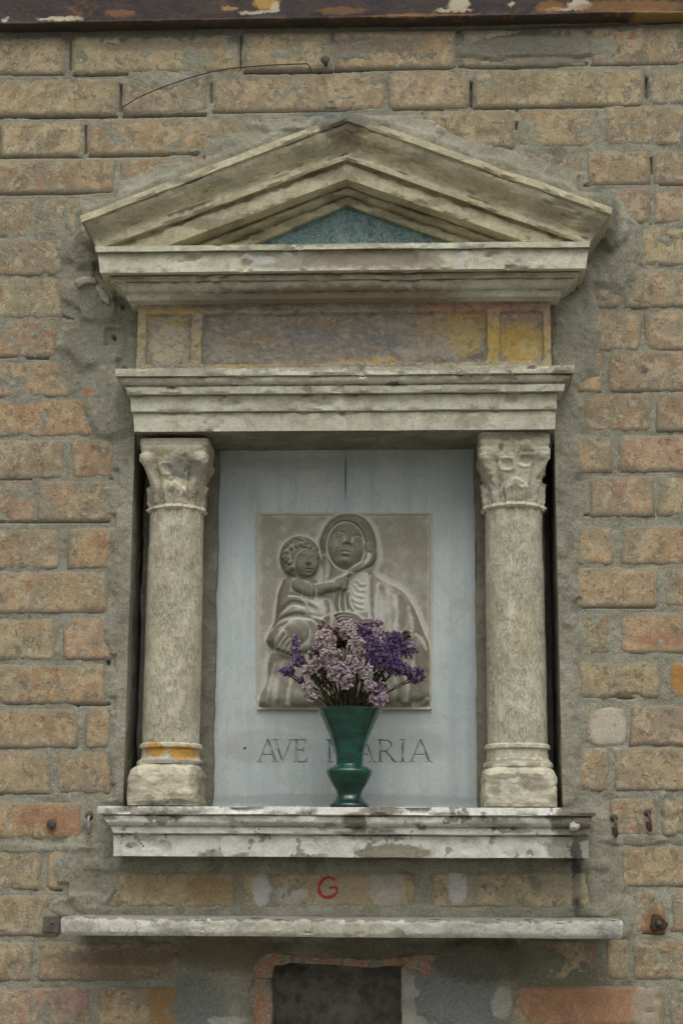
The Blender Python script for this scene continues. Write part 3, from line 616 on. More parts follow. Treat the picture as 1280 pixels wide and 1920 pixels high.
# raking cornice
def rake(name, lines, mat, parent, sd=0):
    """lines: (apex y, slope left, slope right, x limit left, x limit right, Y, mode)"""
    R = []
    for i in range(len(lines)-1):
        a, b = np.array(lines[i][:6], float), np.array(lines[i+1][:6], float); mode = lines[i][6] if len(lines[i]) > 6 else 'line'
        L = abs(b[0]-a[0])*.001+abs(b[5]-a[5]); n = max(1, int(L/.004)) if mode == 'line' else max(8, int(L/.003))
        for k in range(n):
            t = k/n; v = a+(b-a)*t; v[5] = a[5]+(b[5]-a[5])*ep(t, mode); R.append(v)
    R.append(np.array(lines[-1][:6], float)); rows_ = []
    for v in R:
        ay, sL, sR, xl, xr, Y = v
        # where the line sinks into the horizontal cornice
        xl2 = max(xl, 650-(474-ay)/sL); xr2 = min(xr, 650+(464-ay)/sR)
        sL_ = np.linspace(1, 0, 115)[:-1]; left = [(650-(650-xl2)*s, ay+sL*(650-xl2)*s) for s in sL_]
        sR_ = np.linspace(0, 1, 115); right = [(650+(xr2-650)*s, ay+sR*(xr2-650)*s) for s in sR_]
        q = np.array(left+right); rows_.append(P(q[:, 0], q[:, 1], Y))
    G = np.stack(rows_); Y0 = G[..., 1].copy(); arc = np.arange(len(R))[:, None]*.004
    yy = np.array([v[5] for v in R]); az = np.array([v[0] for v in R])*.001
    cv = np.zeros(len(R))
    for i in range(1, len(R)-1):
        a = np.array([yy[i]-yy[i-1], az[i]-az[i-1]]); b = np.array([yy[i+1]-yy[i], az[i+1]-az[i]])
        cv[i] = abs(np.cross(a, b)/(np.linalg.norm(a)*np.linalg.norm(b)+1e-9))
    X = G[..., 0]
    G[..., 1] += -.0012*fbm(X*100, arc*120, sd, 4)-.0012*fbm(X*18, arc*8, sd+3, 3)+np.clip(np.clip(fbm(X*40, arc*50, sd+8, 4)-.1, 0, 1)*cv[:, None]*.025, 0, .005)
    G[..., 2] += .0010*fbm(X*16, arc*4, sd+5, 3)
    G[..., 1] += np.clip(np.clip(fbm(X*20, arc*26, sd+9, 4)-.38, 0, 1)*.04, 0, .004)
    eL = G[:, :1].copy(); eL[..., 1] = .02; eR = G[:, -1:].copy(); eR[..., 1] = .02
    G = np.concatenate([eL, G, eR], 1); t0 = G[:1].copy(); t0[..., 1] = .02; t1 = G[-1:].copy(); t1[..., 1] = .02
    G = np.concatenate([t0, G, t1], 0)
    return mesh_obj(name, G.reshape(-1, 3), grid_faces(*G.shape[:2])[:, ::-1].copy(), mat, parent, True, 40)
ped = rake('pediment', [
 (212, .385, .357, 150, 1147, -.142), (225, .385, .357, 153, 1145, -.143), (229, .382, .357, 158, 1140, -.137, 'cyma'), (287, .350, .356, 176, 1108, -.110),
 (290, .355, .357, 178, 1104, -.113), (298, .36, .357, 182, 1102, -.113), (301, .365, .357, 184, 1100, -.097), (305, .367, .357, 184, 1100, -.097), (308, .368, .357, 184, 1100, -.102),
 (335, .375, .352, 186, 1098, -.102), (350, .385, .352, 200, 1090, -.058), (353, .39, .352, 200, 1090, -.066), (357, .39, .352, 200, 1090, -.066, 'cyma'), (368, .40, .354, 200, 1090, -.046), (370, .40, .354, 200, 1090, -.052), (383, .43, .356, 200, 1090, -.050), (386, .44, .357, 200, 1090, -.038)], M_rake, shrine, 1)
tp = [P(420, 486, -.036), P(650, 368, -.036), P(930, 478, -.036)]
tq = [np.array([p[0], .01, p[2]]) for p in tp]
mesh_obj('tympanum', tp+tq, [[0, 2, 1], [0, 1, 4, 3], [1, 2, 5, 4], [0, 3, 5, 2]], M_tymp, ped, smooth=False)
moulding('cornice', [(457, 178, 1106, -.126), (467, 180, 1104, -.127), (469, 184, 1102, -.116), (471, 184, 1102, -.118), (507, 188, 1098, -.119), (513, 206, 1086, -.087), (515, 206, 1086, -.093), (522, 208, 1084, -.094),
 (525, 214, 1078, -.083), (527, 218, 1074, -.086, 'cove'), (545, 236, 1054, -.068), (553, 238, 1052, -.066), (559, 240, 1050, -.065)], M_corn, shrine, sd=11)
# frieze with sunk panels
fx_ = np.linspace(258, 1032, 420); fy_ = np.linspace(552, 706, 100)
U, Vv = np.meshgrid(fx_, fy_); ref = Vv
tl = lambda x, y: y-(x-640)*.0115
nzz = 1.6*fbm(U/14, Vv/14, 21, 3)
def inrect(x0, x1, y0, y1, s=1.3):
    yy_ = Vv+nzz; xx_ = U+nzz
    return sst(x0-s, x0+s, xx_)*sst(x1+s, x1-s, xx_)*sst(y0-s, y0+s, yy_)*sst(y1+s, y1-s, yy_)
rec = np.maximum.reduce([inrect(275, 357, 590-4, 678), inrect(379, 912, 586, 680), inrect(937, 1018, 587, 680)])
pt = P(U, tl(U, Vv), -.036); pt[..., 1] = -.036+.010*rec-.0015*fbm(U/16, Vv/16, 22, 4)-.0012*fbm(U/50, Vv/50, 23, 3)
pt[..., 0] = P(U, 630+0*U, -.036)[..., 0]
eL = pt[:, :1].copy(); eL[..., 1] = .02; eR = pt[:, -1:].copy(); eR[..., 1] = .02; pt = np.concatenate([eL, pt, eR], 1); z_ = rec[:, :1]*0; mid_ = rec*(U > 377)*(U < 914)
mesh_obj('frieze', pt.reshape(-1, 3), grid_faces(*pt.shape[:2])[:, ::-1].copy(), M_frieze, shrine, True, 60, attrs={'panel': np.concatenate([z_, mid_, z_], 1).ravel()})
moulding('architrave', [(688, 216, 1076, -.088), (702, 217, 1075, -.089), (704, 222, 1072, -.080), (706, 222, 1070, -.082, 'cove'), (720, 232, 1062, -.070), (722, 234, 1060, -.068), (724, 236, 1058, -.075), (736, 238, 1056, -.074),
 (739, 245, 1044, -.059), (741, 245, 1044, -.062), (769, 246, 1043, -.061), (772, 250, 1041, -.051), (774, 250, 1041, -.054), (807, 252, 1040, -.052)], M_arch, shrine, sd=31, close=(True, False))
za = float(ZZ(807, -.051)); xl_, xr_ = float(XX(252, 807, -.051)), float(XX(1040, 807, -.051))
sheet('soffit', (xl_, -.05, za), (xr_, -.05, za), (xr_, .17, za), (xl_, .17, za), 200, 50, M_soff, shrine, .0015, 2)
# sill
ZS = float(ZZ(1513, -.1))
moulding('sill', [(1513, 182, 1116, -.100), (1527, 180, 1116, -.102), (1530, 190, 1110, -.088), (1532, 192, 1108, -.094), (1538, 196, 1107, -.093, 'cove'), (1550, 205, 1105, -.077), (1553, 208, 1105, -.080), (1563, 212, 1104, -.080), (1566, 212, 1104, -.064), (1568, 213, 1103, -.069), (1607, 213, 1102, -.067)],
 M_sill, shrine, sd=41, chip=.008, chipt=.34, amp=.0013, close=(False, True))
xl_, xr_ = float(XX(184, 1513, -.1)), float(XX(1114, 1513, -.1))
sheet('sill_top', (xl_, -.0985, ZS-.0012), (xr_, -.0985, ZS-.0012), (xr_, .17, ZS+.002), (xl_, .17, ZS+.002), 200, 60, M_back, shrine, .002, 2)
# pale pebble of plaster stuck on the right end of the sill
def lump(c, r, sx=1, sy=1, sz=1, sd=0, n=14, rough=.25):
    V = []; th = np.linspace(0, math.pi, n)
    for a in th:
        for k in range(n*2):
            b = math.pi*k/n; d = np.array([math.sin(a)*math.cos(b)*sx, math.sin(a)*math.sin(b)*sy, math.cos(a)*sz])
            f = 1+rough*float(fbm(np.array(d[0]*2+sd), np.array(d[2]*2+d[1]*1.3), sd, 3)); V.append(np.array(c)+d*r*f)
    return V, grid_faces(n, n*2, True).tolist()
mesh_obj('plaster_lump', *lump(P(1074, 1550, -.089), .0095, 1, .7, .95, 3, rough=.55), mat_simple('pale_plaster', (.5, .48, .41), (.6, .58, .5), .9, 120), shrine)
# niche walls
ZT = za
sheet('niche_side', (NL, -.006, ZS-.02), (NL, .17, ZS-.02), (NL, .17, ZT+.02), (NL, -.006, ZT+.02), 40, 160, M_mortar, shrine, .002, 0)
sheet('niche_side', (NR, -.006, ZS-.02), (NR, .17, ZS-.02), (NR, .17, ZT+.02), (NR, -.006, ZT+.02), 40, 160, M_mortar, shrine, .002, 0)
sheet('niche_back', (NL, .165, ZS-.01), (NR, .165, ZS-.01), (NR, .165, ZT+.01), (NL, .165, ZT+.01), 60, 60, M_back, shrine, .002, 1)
for a, b, nm in ((264, 402, 1), (892, 1022, 2)):
    X0, X1 = float(XX(a, 1160, .075)), float(XX(b+(2 if nm == 1 else 0), 1160, .075)); n = 40
    g_, h_ = np.meshgrid(np.linspace(X0, X1, n), np.linspace(ZS-.003, ZT+.003, 160))
    ed = .003*fbm(h_*20, g_*0, nm, 3)
    pt = np.stack([g_+ed, .078-.0018*fbm(g_*60, h_*60, nm, 4), h_], -1)
    eL = pt[:, :1].copy(); eL[..., 1] = .17; eR = pt[:, -1:].copy(); eR[..., 1] = .17; pt = np.concatenate([eL, pt, eR], 1)
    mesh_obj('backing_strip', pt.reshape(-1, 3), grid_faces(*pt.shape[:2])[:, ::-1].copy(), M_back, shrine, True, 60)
# columns
def se(th, n): return 1/(np.abs(np.cos(th))**n+np.abs(np.sin(th))**n)**(1/n)
def column(cxpx, rows_s, rows_b, mat, hwn, hwt, sd, label):
    Yc = .03; cx = float(XX(cxpx, 1180, Yc)); sc = 1.0*float(XX(641, 1180, Yc)-XX(640, 1180, Yc))
    col = bpy.data.objects.new('column', None); COL.objects.link(col); col.parent = shrine; col['label'] = label
    th = np.linspace(0, 2*math.pi, 160, endpoint=False)
    def lathe(name, rows, dens, disp, caps=True):
        pys = []; hw = []; nn = []
        for i in range(len(rows)-1):
            a, b = rows[i], rows[i+1]; k = max(1, int(abs(b[0]-a[0])/dens))
            for q in range(k):
                t = q/k; e = ep(t, a[3] if len(a) > 3 else 'line'); pys.append(a[0]+(b[0]-a[0])*t); hw.append(a[1]+(b[1]-a[1])*e); nn.append(a[2]+(b[2]-a[2])*t)
        pys.append(rows[-1][0]); hw.append(rows[-1][1]); nn.append(rows[-1][2])
        pys, hw, nn = map(np.array, (pys, hw, nn)); z = ZZ(pys, Yc-.045)
        TH, Z = np.meshgrid(th, z); R = hw[:, None]*sc*np.stack([se(th, n) for n in nn])
        R = R+disp(TH, Z, pys[:, None]+0*TH)
        dx = (-.004 if cxpx < 600 else 0.)*sst(1425, 1445, pys)[:, None]
        V = np.stack([cx+dx+R*np.sin(TH), Yc-R*np.cos(TH), Z], -1).reshape(-1, 3); Fc = grid_faces(len(z), 160, True).tolist()
        Fc.append(list(range(160))[::-1]); Fc.append([(len(z)-1)*160+k for k in range(160)])
        return mesh_obj(name, V, Fc, mat, col, True, 50, attrs={'shaft': np.full(len(V), 1. if name == 'shaft' else 0.)})
    ns = lambda TH, Z, a, f: a*fbm(TH*f*.055+Z*3, Z*f+TH*2, sd, 4)
    lathe('shaft', rows_s, 8, lambda TH, Z, py: ns(TH, Z, .0011, 60)+.0009*fbm(TH*14, Z*22, sd+5, 3)+.0011*fbm(TH*2, Z*9, sd+7, 3))
    lathe('base', rows_b, 1.6, lambda TH, Z, py: .0016*fbm(TH*4, Z*60, sd+1, 4)*(1+1.2*sst(1435, 1450, py))-.010*np.clip(fbm(TH*3, Z*35, sd+2, 3)-.2, 0, 1)*sst(1430, 1440, py)+.0008*fbm(TH*14, Z*200, sd, 3))
    # capital
    y0, y1 = 952, 822 if cxpx < 600 else 815
    t = np.linspace(0, 1, 110); z = ZZ(y0+(y1-y0)*t, Yc-.055); TH, Tt = np.meshgrid(th, t); Zz = z[:, None]+0*TH
    ph = (TH+math.pi/4) % (math.pi/2)-math.pi/4            # -45..45 deg within each face
    pd = np.degrees(ph); cd = 45-np.abs(pd)                 # degrees from the corner
    bell = hwn-2.5+5*Tt+8*sst(.35, .8, Tt)
    R = bell*np.stack([se(th, n) for n in 2+3.2*sst(.2, .95, t)])
    # corner leaves rising to volutes
    wv = 11-5*sst(.3, .6, Tt)+5*sst(.6, .72, Tt)
    R += np.exp(-(cd/wv)**2)*(3+12*sst(.0, .68, Tt))*sst(.84, .76, Tt)
    R += 5*np.exp(-((cd-2)/8)**2-((Tt-.70)/.075)**2)
    R -= 5.0*np.exp(-((cd-13)/3)**2)*sst(.06, .14, Tt)*sst(.74, .64, Tt)
    # lower tier leaf, split by a midrib, curling at the top
    for c0, t0, w0, am in ((0, .40, 19, 7), (22, .33, 9, 3.5), (-22, .33, 9, 3.5)):
        top = t0-.11*((pd-c0)/w0)**2; m = sst(top+.022, top-.022, Tt+.02*fbm(TH*6, Tt*14, sd, 3))*sst(w0+2, w0-2, np.abs(pd-c0))
        R += m*(am*.7+am*.95*np.exp(-((Tt-top+.05)/.06)**2)); R -= m*2.4*np.exp(-((pd-c0)/2.0)**2)
        R += m*1.2*np.sin((pd-c0)*1.1)*sst(0, .2, Tt)
    # inner scrolls under the abacus
    for c0, ws in ((-14, .4 if cxpx < 600 else .75), (18, .1 if cxpx < 600 else .5)):
        d = (np.abs((pd-c0)/13)**3+np.abs((Tt-.60-.0015*c0)/.085)**3)**(1/3.); R += ws*(4.5*np.exp(-((d-.95)/.22)**2)-3.5*np.exp(-(d/.7)**4))
        R += 2.5*np.exp(-((pd-c0*1.5)/3.2)**2)*sst(.3, .36, Tt)*sst(.58, .5, Tt)
    # abacus
    ab = hwt*np.stack([se(th, 14)]*1)[0][None, :]*(1-.035*np.cos(4*TH)*0)
    m = sst(.72, .90, Tt); R = R*(1-m)+m*(ab-1.5+1.5*Tt)-1.2*np.exp(-((Tt-.90)/.012)**2)*m
    R = np.minimum(R, ab+.5); R = np.minimum(R, hwn+7+30*sst(.30, .75, Tt))
    # neck ring
    R += 4.5*np.exp(-((Tt-.035)/.022)**2)-1.5*np.exp(-((Tt-.085)/.015)**2)
    wear = .5+.5*sst(-.4, .4, fbm(TH*1.5, Tt*3, sd+30, 3))
    R = R+1.3*fbm(TH*9, Tt*20, sd+20, 4)+1.5*fbm(TH*4, Tt*8, sd+21, 3)-12*np.clip(fbm(TH*4, Tt*8, sd+22, 4)-.26, 0, 1)*sst(.08, .2, Tt)
    R *= sc
    V = np.stack([cx+R*np.sin(TH), Yc-R*np.cos(TH), Zz], -1).reshape(-1, 3); Fc = grid_faces(110, 160, True).tolist()
    Fc.append(list(range(160))[::-1]); Fc.append([109*160+k for k in range(160)])
    mesh_obj('capital', V, Fc, mat, col, True, 60)
column(326, [(1396, 53, 2), (1300, 53, 2), (1100, 52, 2), (948, 50.5, 2)],
       [(1512, 65, 9), (1505, 66, 9), (1454, 66, 8), (1442, 63, 5), (1437, 60, 3), (1434, 57, 2.4), (1432, 60.5, 2), (1426, 60, 2), (1423, 56, 2), (1420, 54, 2), (1404, 53, 2), (1401, 57.5, 2), (1395, 57, 2), (1392, 53, 2)], M_colL, 50, 65, 3, 'left column with rust orange band on its base')
column(966, [(1396, 55, 2), (1300, 54.5, 2), (1100, 54.5, 2), (948, 53.5, 2)],
       [(1512, 66, 9), (1505, 67, 9), (1458, 67, 8), (1444, 64, 5), (1441, 62, 3), (1438, 60, 2.4), (1436, 63.5, 2), (1429, 63, 2), (1426, 59, 2), (1420, 56, 2), (1404, 55.5, 2), (1401, 59.5, 2), (1395, 59, 2), (1392, 55, 2)], M_colR, 54, 67, 8, 'right column with pale chipped base')

# ------------------------------------------------------------------ marble plaque with cut letters
plaque = thing('marble_plaque', 'pale blue grey marble slab with cut lettering at the back of the niche', 'plaque')
YP = .10
SER = 3.2
def letters():
    L = []
    T_, B_ = 1388, 1429
    def A(x0, x1): m = (x0+x1)/2; return [((m, T_), (x0+3, B_), 1.2), ((m, T_), (x1-4, B_), 2.1), ((x0+9, 1415), (x1-10, 1415), 1.1), ((x0, B_), (x0+8, B_), 1.), ((x1-10, B_), (x1+1, B_), 1.)]
    L.append(('letter', A(483, 521)))
    L.append(('letter', [((515, T_), (530, B_), 2.1), ((546, T_), (530, B_), 1.2), ((510, T_), (521, T_), 1.), ((541, T_), (549, T_), 1.)]))
    L.append(('letter', [((556, T_), (556, B_), 2.1), ((552, T_), (573, T_), 1.2), ((552, B_), (574, B_), 1.2), ((556, 1407), (569, 1407), 1.2), ((573, T_), (573, T_+5), 1.), ((574, B_), (575, B_-6), 1.), ((569, 1403), (569, 1411), 1.)]))
    L.append(('letter', [((618, T_), (618, B_), 2.1), ((618, T_), (637, B_), 2.1), ((656, T_), (637, B_), 1.2), ((656, T_), (656, B_), 2.1), ((613, B_), (623, B_), 1.), ((651, B_), (661, B_), 1.), ((613, T_), (620, T_), 1.)]))
    L.append(('letter', A(666, 702)))
    L.append(('letter', [((712, T_), (712, B_), 2.1), ((712, T_), (726, T_+1), 1.2), ((726, T_+1), (732, T_+6), 1.6), ((732, T_+6), (732, T_+13), 1.8), ((732, T_+13), (726, 1408), 1.6), ((726, 1408), (712, 1409), 1.2), ((722, 1409), (739, B_), 2.1), ((708, B_), (717, B_), 1.), ((736, B_), (743, B_), 1.), ((708, T_), (713, T_), 1.)]))
    L.append(('letter', [((754, T_), (754, B_), 2.1), ((749, T_), (759, T_), 1.), ((749, B_), (759, B_), 1.)]))
    L.append(('letter', A(767, 808)))
    return L
LT = letters()
gx = np.array(sorted(set([0.]+list(np.linspace(0, 74/488, 12))+list(np.linspace(74/488, 402/488+.02, 520))+list(np.linspace(402/488+.02, 1, 12)))))
zt, zb = float(ZZ(851, YP)), ZS-.003
zt_hi, zt_lo = float(ZZ(1380, YP)), float(ZZ(1437, YP))
gz = np.array(sorted(set(list(np.linspace(zb, zt_lo, 14))+list(np.linspace(zt_lo, zt_hi, 96))+list(np.linspace(zt_hi, zt+.012, 60)))))
xl_, xr_ = float(XX(403.5, 1180, YP)), float(XX(893, 1180, YP))
GX2, GZ2 = np.meshgrid(xl_+(xr_-xl_)*gx, gz)
GX2 = GX2+np.where(gx[None, :] == 0, .0015*fbm(GZ2*20, GZ2*0, 5, 3), 0)+np.where(gx[None, :] == 1, .002*fbm(GZ2*20, GZ2*0, 8, 3), 0)
ppx, ppy = proj(np.stack([GX2, GX2*0+YP, GZ2], -1))
dep = np.zeros_like(ppx); who = np.full(ppx.shape, -1)
jx = ppx+.5*fbm(ppx/5, ppy/5, 3, 2); jy = ppy+.5*fbm(ppx/5+9, ppy/5, 4, 2)
for li, (_, segs) in enumerate(LT):
    for (a, b), (c, d_), wd in segs:
        t = np.clip(((jx-a)*(c-a)+(jy-b)*(d_-b))/((c-a)**2+(d_-b)**2+1e-6), 0, 1); d = np.hypot(jx-a-t*(c-a), jy-b-t*(d_-b))
        q = np.clip(wd+.6-d, 0, 9)*.0010; who = np.where(q > np.maximum(dep, 1e-9), li, who); dep = np.maximum(dep, q)
Yq = YP+dep-.0004*fbm(GX2*30, GZ2*30, 4, 3)
G = np.stack([GX2, Yq, GZ2], -1)
eL = G[:, :1].copy(); eL[..., 1] = .165; eR = G[:, -1:].copy(); eR[..., 1] = .165; G2 = np.concatenate([eL, G, eR], 1)
dp2 = np.concatenate([dep[:, :1]*0, dep, dep[:, :1]*0], 1); wh2 = np.concatenate([who[:, :1]*0-1, who, who[:, :1]*0-1], 1)
fcs = grid_faces(*G2.shape[:2])[:, ::-1].copy(); fw_ = wh2.ravel()[fcs].max(1)
V2 = G2.reshape(-1, 3); cut = np.clip(dp2.ravel()/.0012, 0, 1)
def sub_mesh(name, V, Fc, sel, mat, parent, attrs, **kw):
    f = Fc[sel]; u, inv = np.unique(f, return_inverse=True)
    return mesh_obj(name, V[u], inv.reshape(f.shape), mat, parent, attrs={k: a[u] for k, a in attrs.items()}, **kw)
sub_mesh('slab', V2, fcs, fw_ < 0, M_marble, plaque, {'cut': cut}, sharp=50)
for li in range(len(LT)): sub_mesh('letter', V2, fcs, fw_ == li, M_marble, plaque, {'cut': cut})

# ------------------------------------------------------------------ relief of a mother and child
rel = thing('carved_relief', 'grey carved relief of a veiled mother holding a curly haired child', 'relief')
RX, RY = np.meshgrid(np.arange(482, 809.01, .9), np.arange(961.5, 1331, .9))
nx_ = 1.2*fbm(RX/20, RY/20, 50, 3)
def ell(cx, cy, rx, ry, A, rot=0, p=.5):
    c, s = math.cos(math.radians(rot)), math.sin(math.radians(rot)); dx = RX-cx; dy = RY-cy
    q = ((dx*c+dy*s)/rx)**2+((-dx*s+dy*c)/ry)**2; return A*np.clip(1-q, 0, 1)**p
def gau(cx, cy, rx, ry, A, rot=0):
    c, s = math.cos(math.radians(rot)), math.sin(math.radians(rot)); dx = RX-cx; dy = RY-cy
    return A*np.exp(-((dx*c+dy*s)/rx)**2-((-dx*s+dy*c)/ry)**2)
def pdist(pts):
    best = np.full(RX.shape, 1e9); par = np.zeros(RX.shape); L = 0; n = len(pts)-1
    for i, ((a, b), (c, d_)) in enumerate(zip(pts[:-1], pts[1:])):
        t = np.clip(((RX-a)*(c-a)+(RY-b)*(d_-b))/((c-a)**2+(d_-b)**2+1e-6), 0, 1); d = np.hypot(RX-a-t*(c-a), RY-b-t*(d_-b))
        m = d < best; best = np.where(m, d, best); par = np.where(m, (i+t)/n, par)
    return best, par
def sm(pts, n=30): return [tuple(q[:2]) for q in spline([(x, y, 0) for x, y in pts], n)]
def line(pts, wd, A):
    wd = wd*1.25 if wd > 1.8 else wd*1.1
    d, t = pdist(sm(pts)); return A*np.exp(-(d/wd)**2)*np.clip(np.minimum(t, 1-t)*8, 0, 1)
def cap(pts, r0_, r1, A, base=0):
    d, t = pdist(sm(pts, 20) if len(pts) > 2 else pts); r = r0_+(r1-r0_)*t; return np.where(d < r, base+A*np.sqrt(np.clip(1-(d/r)**2, 0, 1)), 0)
def poly(pts):
    pts = sm(pts+[pts[0]], len(pts)*8); inside = np.zeros(RX.shape, bool); n = len(pts)
    for i in range(n-1):
        (a, b), (c, d_) = pts[i], pts[i+1]
        cond = ((b > RY) != (d_ > RY)) & (RX < (c-a)*(RY-b)/(d_-b+1e-12)+a); inside ^= cond
    d, _ = pdist(pts); return np.where(inside, d, -d)
def puff(sd_, h, w): t = np.clip(sd_/w, 0, 1); return h*(.45*np.sqrt(1-(1-t)**2)+.55*(1-(1-t)**2))
H = .35*fbm(RX/30, RY/30, 51, 4)+.25*fbm(RX/7, RY/7, 52, 3)
# mother: cloak
cloak = poly([(599, 1013), (611, 988), (627, 971), (650, 964), (675, 968), (695, 987), (705, 1016), (706, 1047), (701, 1068), (705, 1079), (724, 1092), (751, 1106), (768, 1126), (782, 1154), (794, 1186), (805, 1212),
   (808, 1262), (804, 1322), (720, 1329), (627, 1329), (490, 1329), (500, 1275), (508, 1225), (560, 1150), (596, 1120), (606, 1080), (600, 1045)])
Mh = puff(cloak, 13, 26)
Mh = np.where(cloak > 0, Mh+gau(740, 1200, 60, 80, 5)+gau(790, 1240, 16, 60, 4), 0)
for pts, wd, A in [([(716, 1096), (724, 1140), (722, 1185)], 5, 1.6), ([(738, 1112), (744, 1150), (738, 1190)], 4, -2.2), ([(750, 1115), (756, 1150), (752, 1195)], 4.5, 2.0), ([(764, 1135), (772, 1170), (770, 1200)], 4, -1.8),
    ([(690, 1082), (691, 1120), (694, 1160)], 1.8, -2.4), ([(697, 1082), (698, 1120), (700, 1160)], 3, 1.4), ([(709, 1090), (706, 1130), (708, 1170)], 2.5, -1.3), ([(776, 1188), (790, 1200), (800, 1222)], 3.5, -2.6),
    ([(770, 1200), (776, 1230), (772, 1262)], 4, -2), ([(538, 1325), (545, 1280), (560, 1240)], 4, -2.6), ([(520, 1325), (530, 1270), (540, 1240)], 5, 1.6), ([(500, 1325), (508, 1280), (518, 1240)], 3, -1.4),
    ([(770, 1322), (790, 1318), (803, 1306)], 4, -2.5), ([(745, 1240), (752, 1280), (745, 1320)], 5, 2.0), ([(758, 1250), (765, 1290), (760, 1318)], 4, -1.8), ([(612, 1085), (618, 1060), (606, 1030)], 3, -2)]:
    Mh = Mh+np.where(cloak > 0, line(pts, wd, A), 0)
# throat cloth, folds below the chin
for pts, A in [([(656, 1100), (664, 1116), (684, 1122)], 2.2), ([(655, 1110), (664, 1128), (684, 1133)], 2.2), ([(657, 1122), (666, 1138), (683, 1144)], 2), ([(668, 1088), (676, 1098), (688, 1098)], 1.8), ([(662, 1096), (672, 1108), (687, 1110)], 1.8)]:
    Mh = Mh+line(pts, 2.4, A*.75); Mh = Mh-line([(x-1, y+5) for x, y in pts], 2.4, .8)
Mh = Mh-np.where(cloak > 0, gau(668, 1105, 18, 26, 4), 0)
# hood
hd = np.hypot((RX-653)/54., (RY-1025)/62.); fo = np.hypot((RX-649-(RY-1026)*.02)/38., (RY-1027)/48.)
hood = np.clip(1-((hd-.78)/.30)**2, 0, 1)
Mh = np.where(hd < 1.05, np.maximum(Mh, 0)+5.0*np.sqrt(hood)*sst(1072, 1045, RY), Mh)
Mh = Mh+line([(612, 1030), (616, 1000), (634, 982), (652, 979), (670, 984), (684, 1002), (688, 1022)], 3.0, 1.6)*sst(.95, 1.0, fo+.03)
Mh = Mh+line([(604, 1020), (612, 990), (632, 972), (655, 968), (680, 976)], 3, 1.0)
inn = sst(1.02, .93, fo); Mh = Mh*(1-inn)+inn*10.0
# face
fq = ((RX-649-(RY-1026)*.02)/35.5)**2+((RY-1026)/45.)**2
face = 9+13*np.clip(1-fq, 0, 1)**.5
face += gau(652, 996, 22, 12, 1.2)-gau(637, 1007, 9.5, 6.5, 5.6, 6)-gau(671, 1014, 9.5, 6.5, 5.6, 12)
face += ell(637, 1008, 7.2, 4.8, 4.6, 6)+ell(671, 1015, 7.2, 4.8, 4.6, 12)
for ex, ey, ro in ((637, 1008, .10), (671, 1015, .2)):
    face += line([(ex-8, ey+1-ro*8), (ex-4, ey-3.6), (ex, ey-4.8), (ex+4, ey-3.4+ro*6), (ex+8, ey+1+ro*8)], 1.5, 1.1)-line([(ex-7, ey-ro*6), (ex, ey+.4), (ex+7, ey+ro*6)], 1.0, .9)
    face += line([(ex-7, ey+2.5-ro*6), (ex, ey+4.6), (ex+7, ey+2.5+ro*6)], 1.1, 1.0)
    face += line([(ex-10, ey-6), (ex-2, ey-12), (ex+8, ey-8+ro*10)], 3.4, 1.1)
face += cap([(656, 1000), (653, 1021)], 3.2, 5.0, 5.5)*.85+ell(652, 1021.5, 5.8, 4.8, 5.2)+ell(645.5, 1023, 3.4, 3, 2.2)+ell(658.5, 1024, 3.4, 3, 2.2)
face -= gau(648.5, 1027, 1.8, 1.4, 2.8)+gau(655.5, 1028, 1.8, 1.4, 2.8)+gau(651, 1032, 2.2, 3, 1.0)
face += gau(631, 1032, 10, 12, 3.0)+gau(671, 1038, 9, 12, 3.0)-gau(641, 1030, 4, 7, 1.2)-gau(663, 1034, 4, 7, 1.2)
face += line([(640, 1038.5), (645, 1035.5), (649, 1036.5), (653, 1036), (658, 1040)], 1.8, 1.7)-line([(639, 1040), (645, 1038.6), (649, 1039.4), (653, 1039.4), (659, 1041.5)], 1.2, 1.9)+line([(642, 1042), (648, 1043.5), (655, 1043)], 2.0, 2.4)
face += gau(647, 1056, 9, 7, 4.0)-gau(648, 1048.5, 8, 2.6, 2.6)
Mh = np.where(fq < 1, np.maximum(Mh, face), Mh)
# veil lifted by the child's hand
Mh = np.maximum(Mh, cap([(689, 1028), (697, 1042), (692, 1056), (676, 1066), (662, 1074), (652, 1084)], 10, 6, 9.5, 9)+line([(692, 1036), (694, 1048), (684, 1060), (668, 1070)], 2.5, -1.6))
# mother's hand under the child
for k in range(4): Mh = np.maximum(Mh, cap([(682-2*k, 1170-k*.5), (664, 1157+4.6*k-1), (640+3*k, 1153+5.4*k), (630+3*k, 1156+5.6*k)], 4.2, 3.0, 6, 14))
for pts in ([(634, 1112), (632, 1135), (636, 1150)], [(643, 1112), (643, 1135), (646, 1150)], [(652, 1116), (655, 1135), (664, 1150)]): Mh = Mh+line(pts, 3, 3.2)-line([(x+4.5, y) for x, y in pts], 2, 2.2)
H0 = H.copy(); mother = (Mh > 1.2)
H = np.maximum(H, np.where(cloak > -2, Mh, 0)+.3*fbm(RX/9, RY/9, 53, 3))
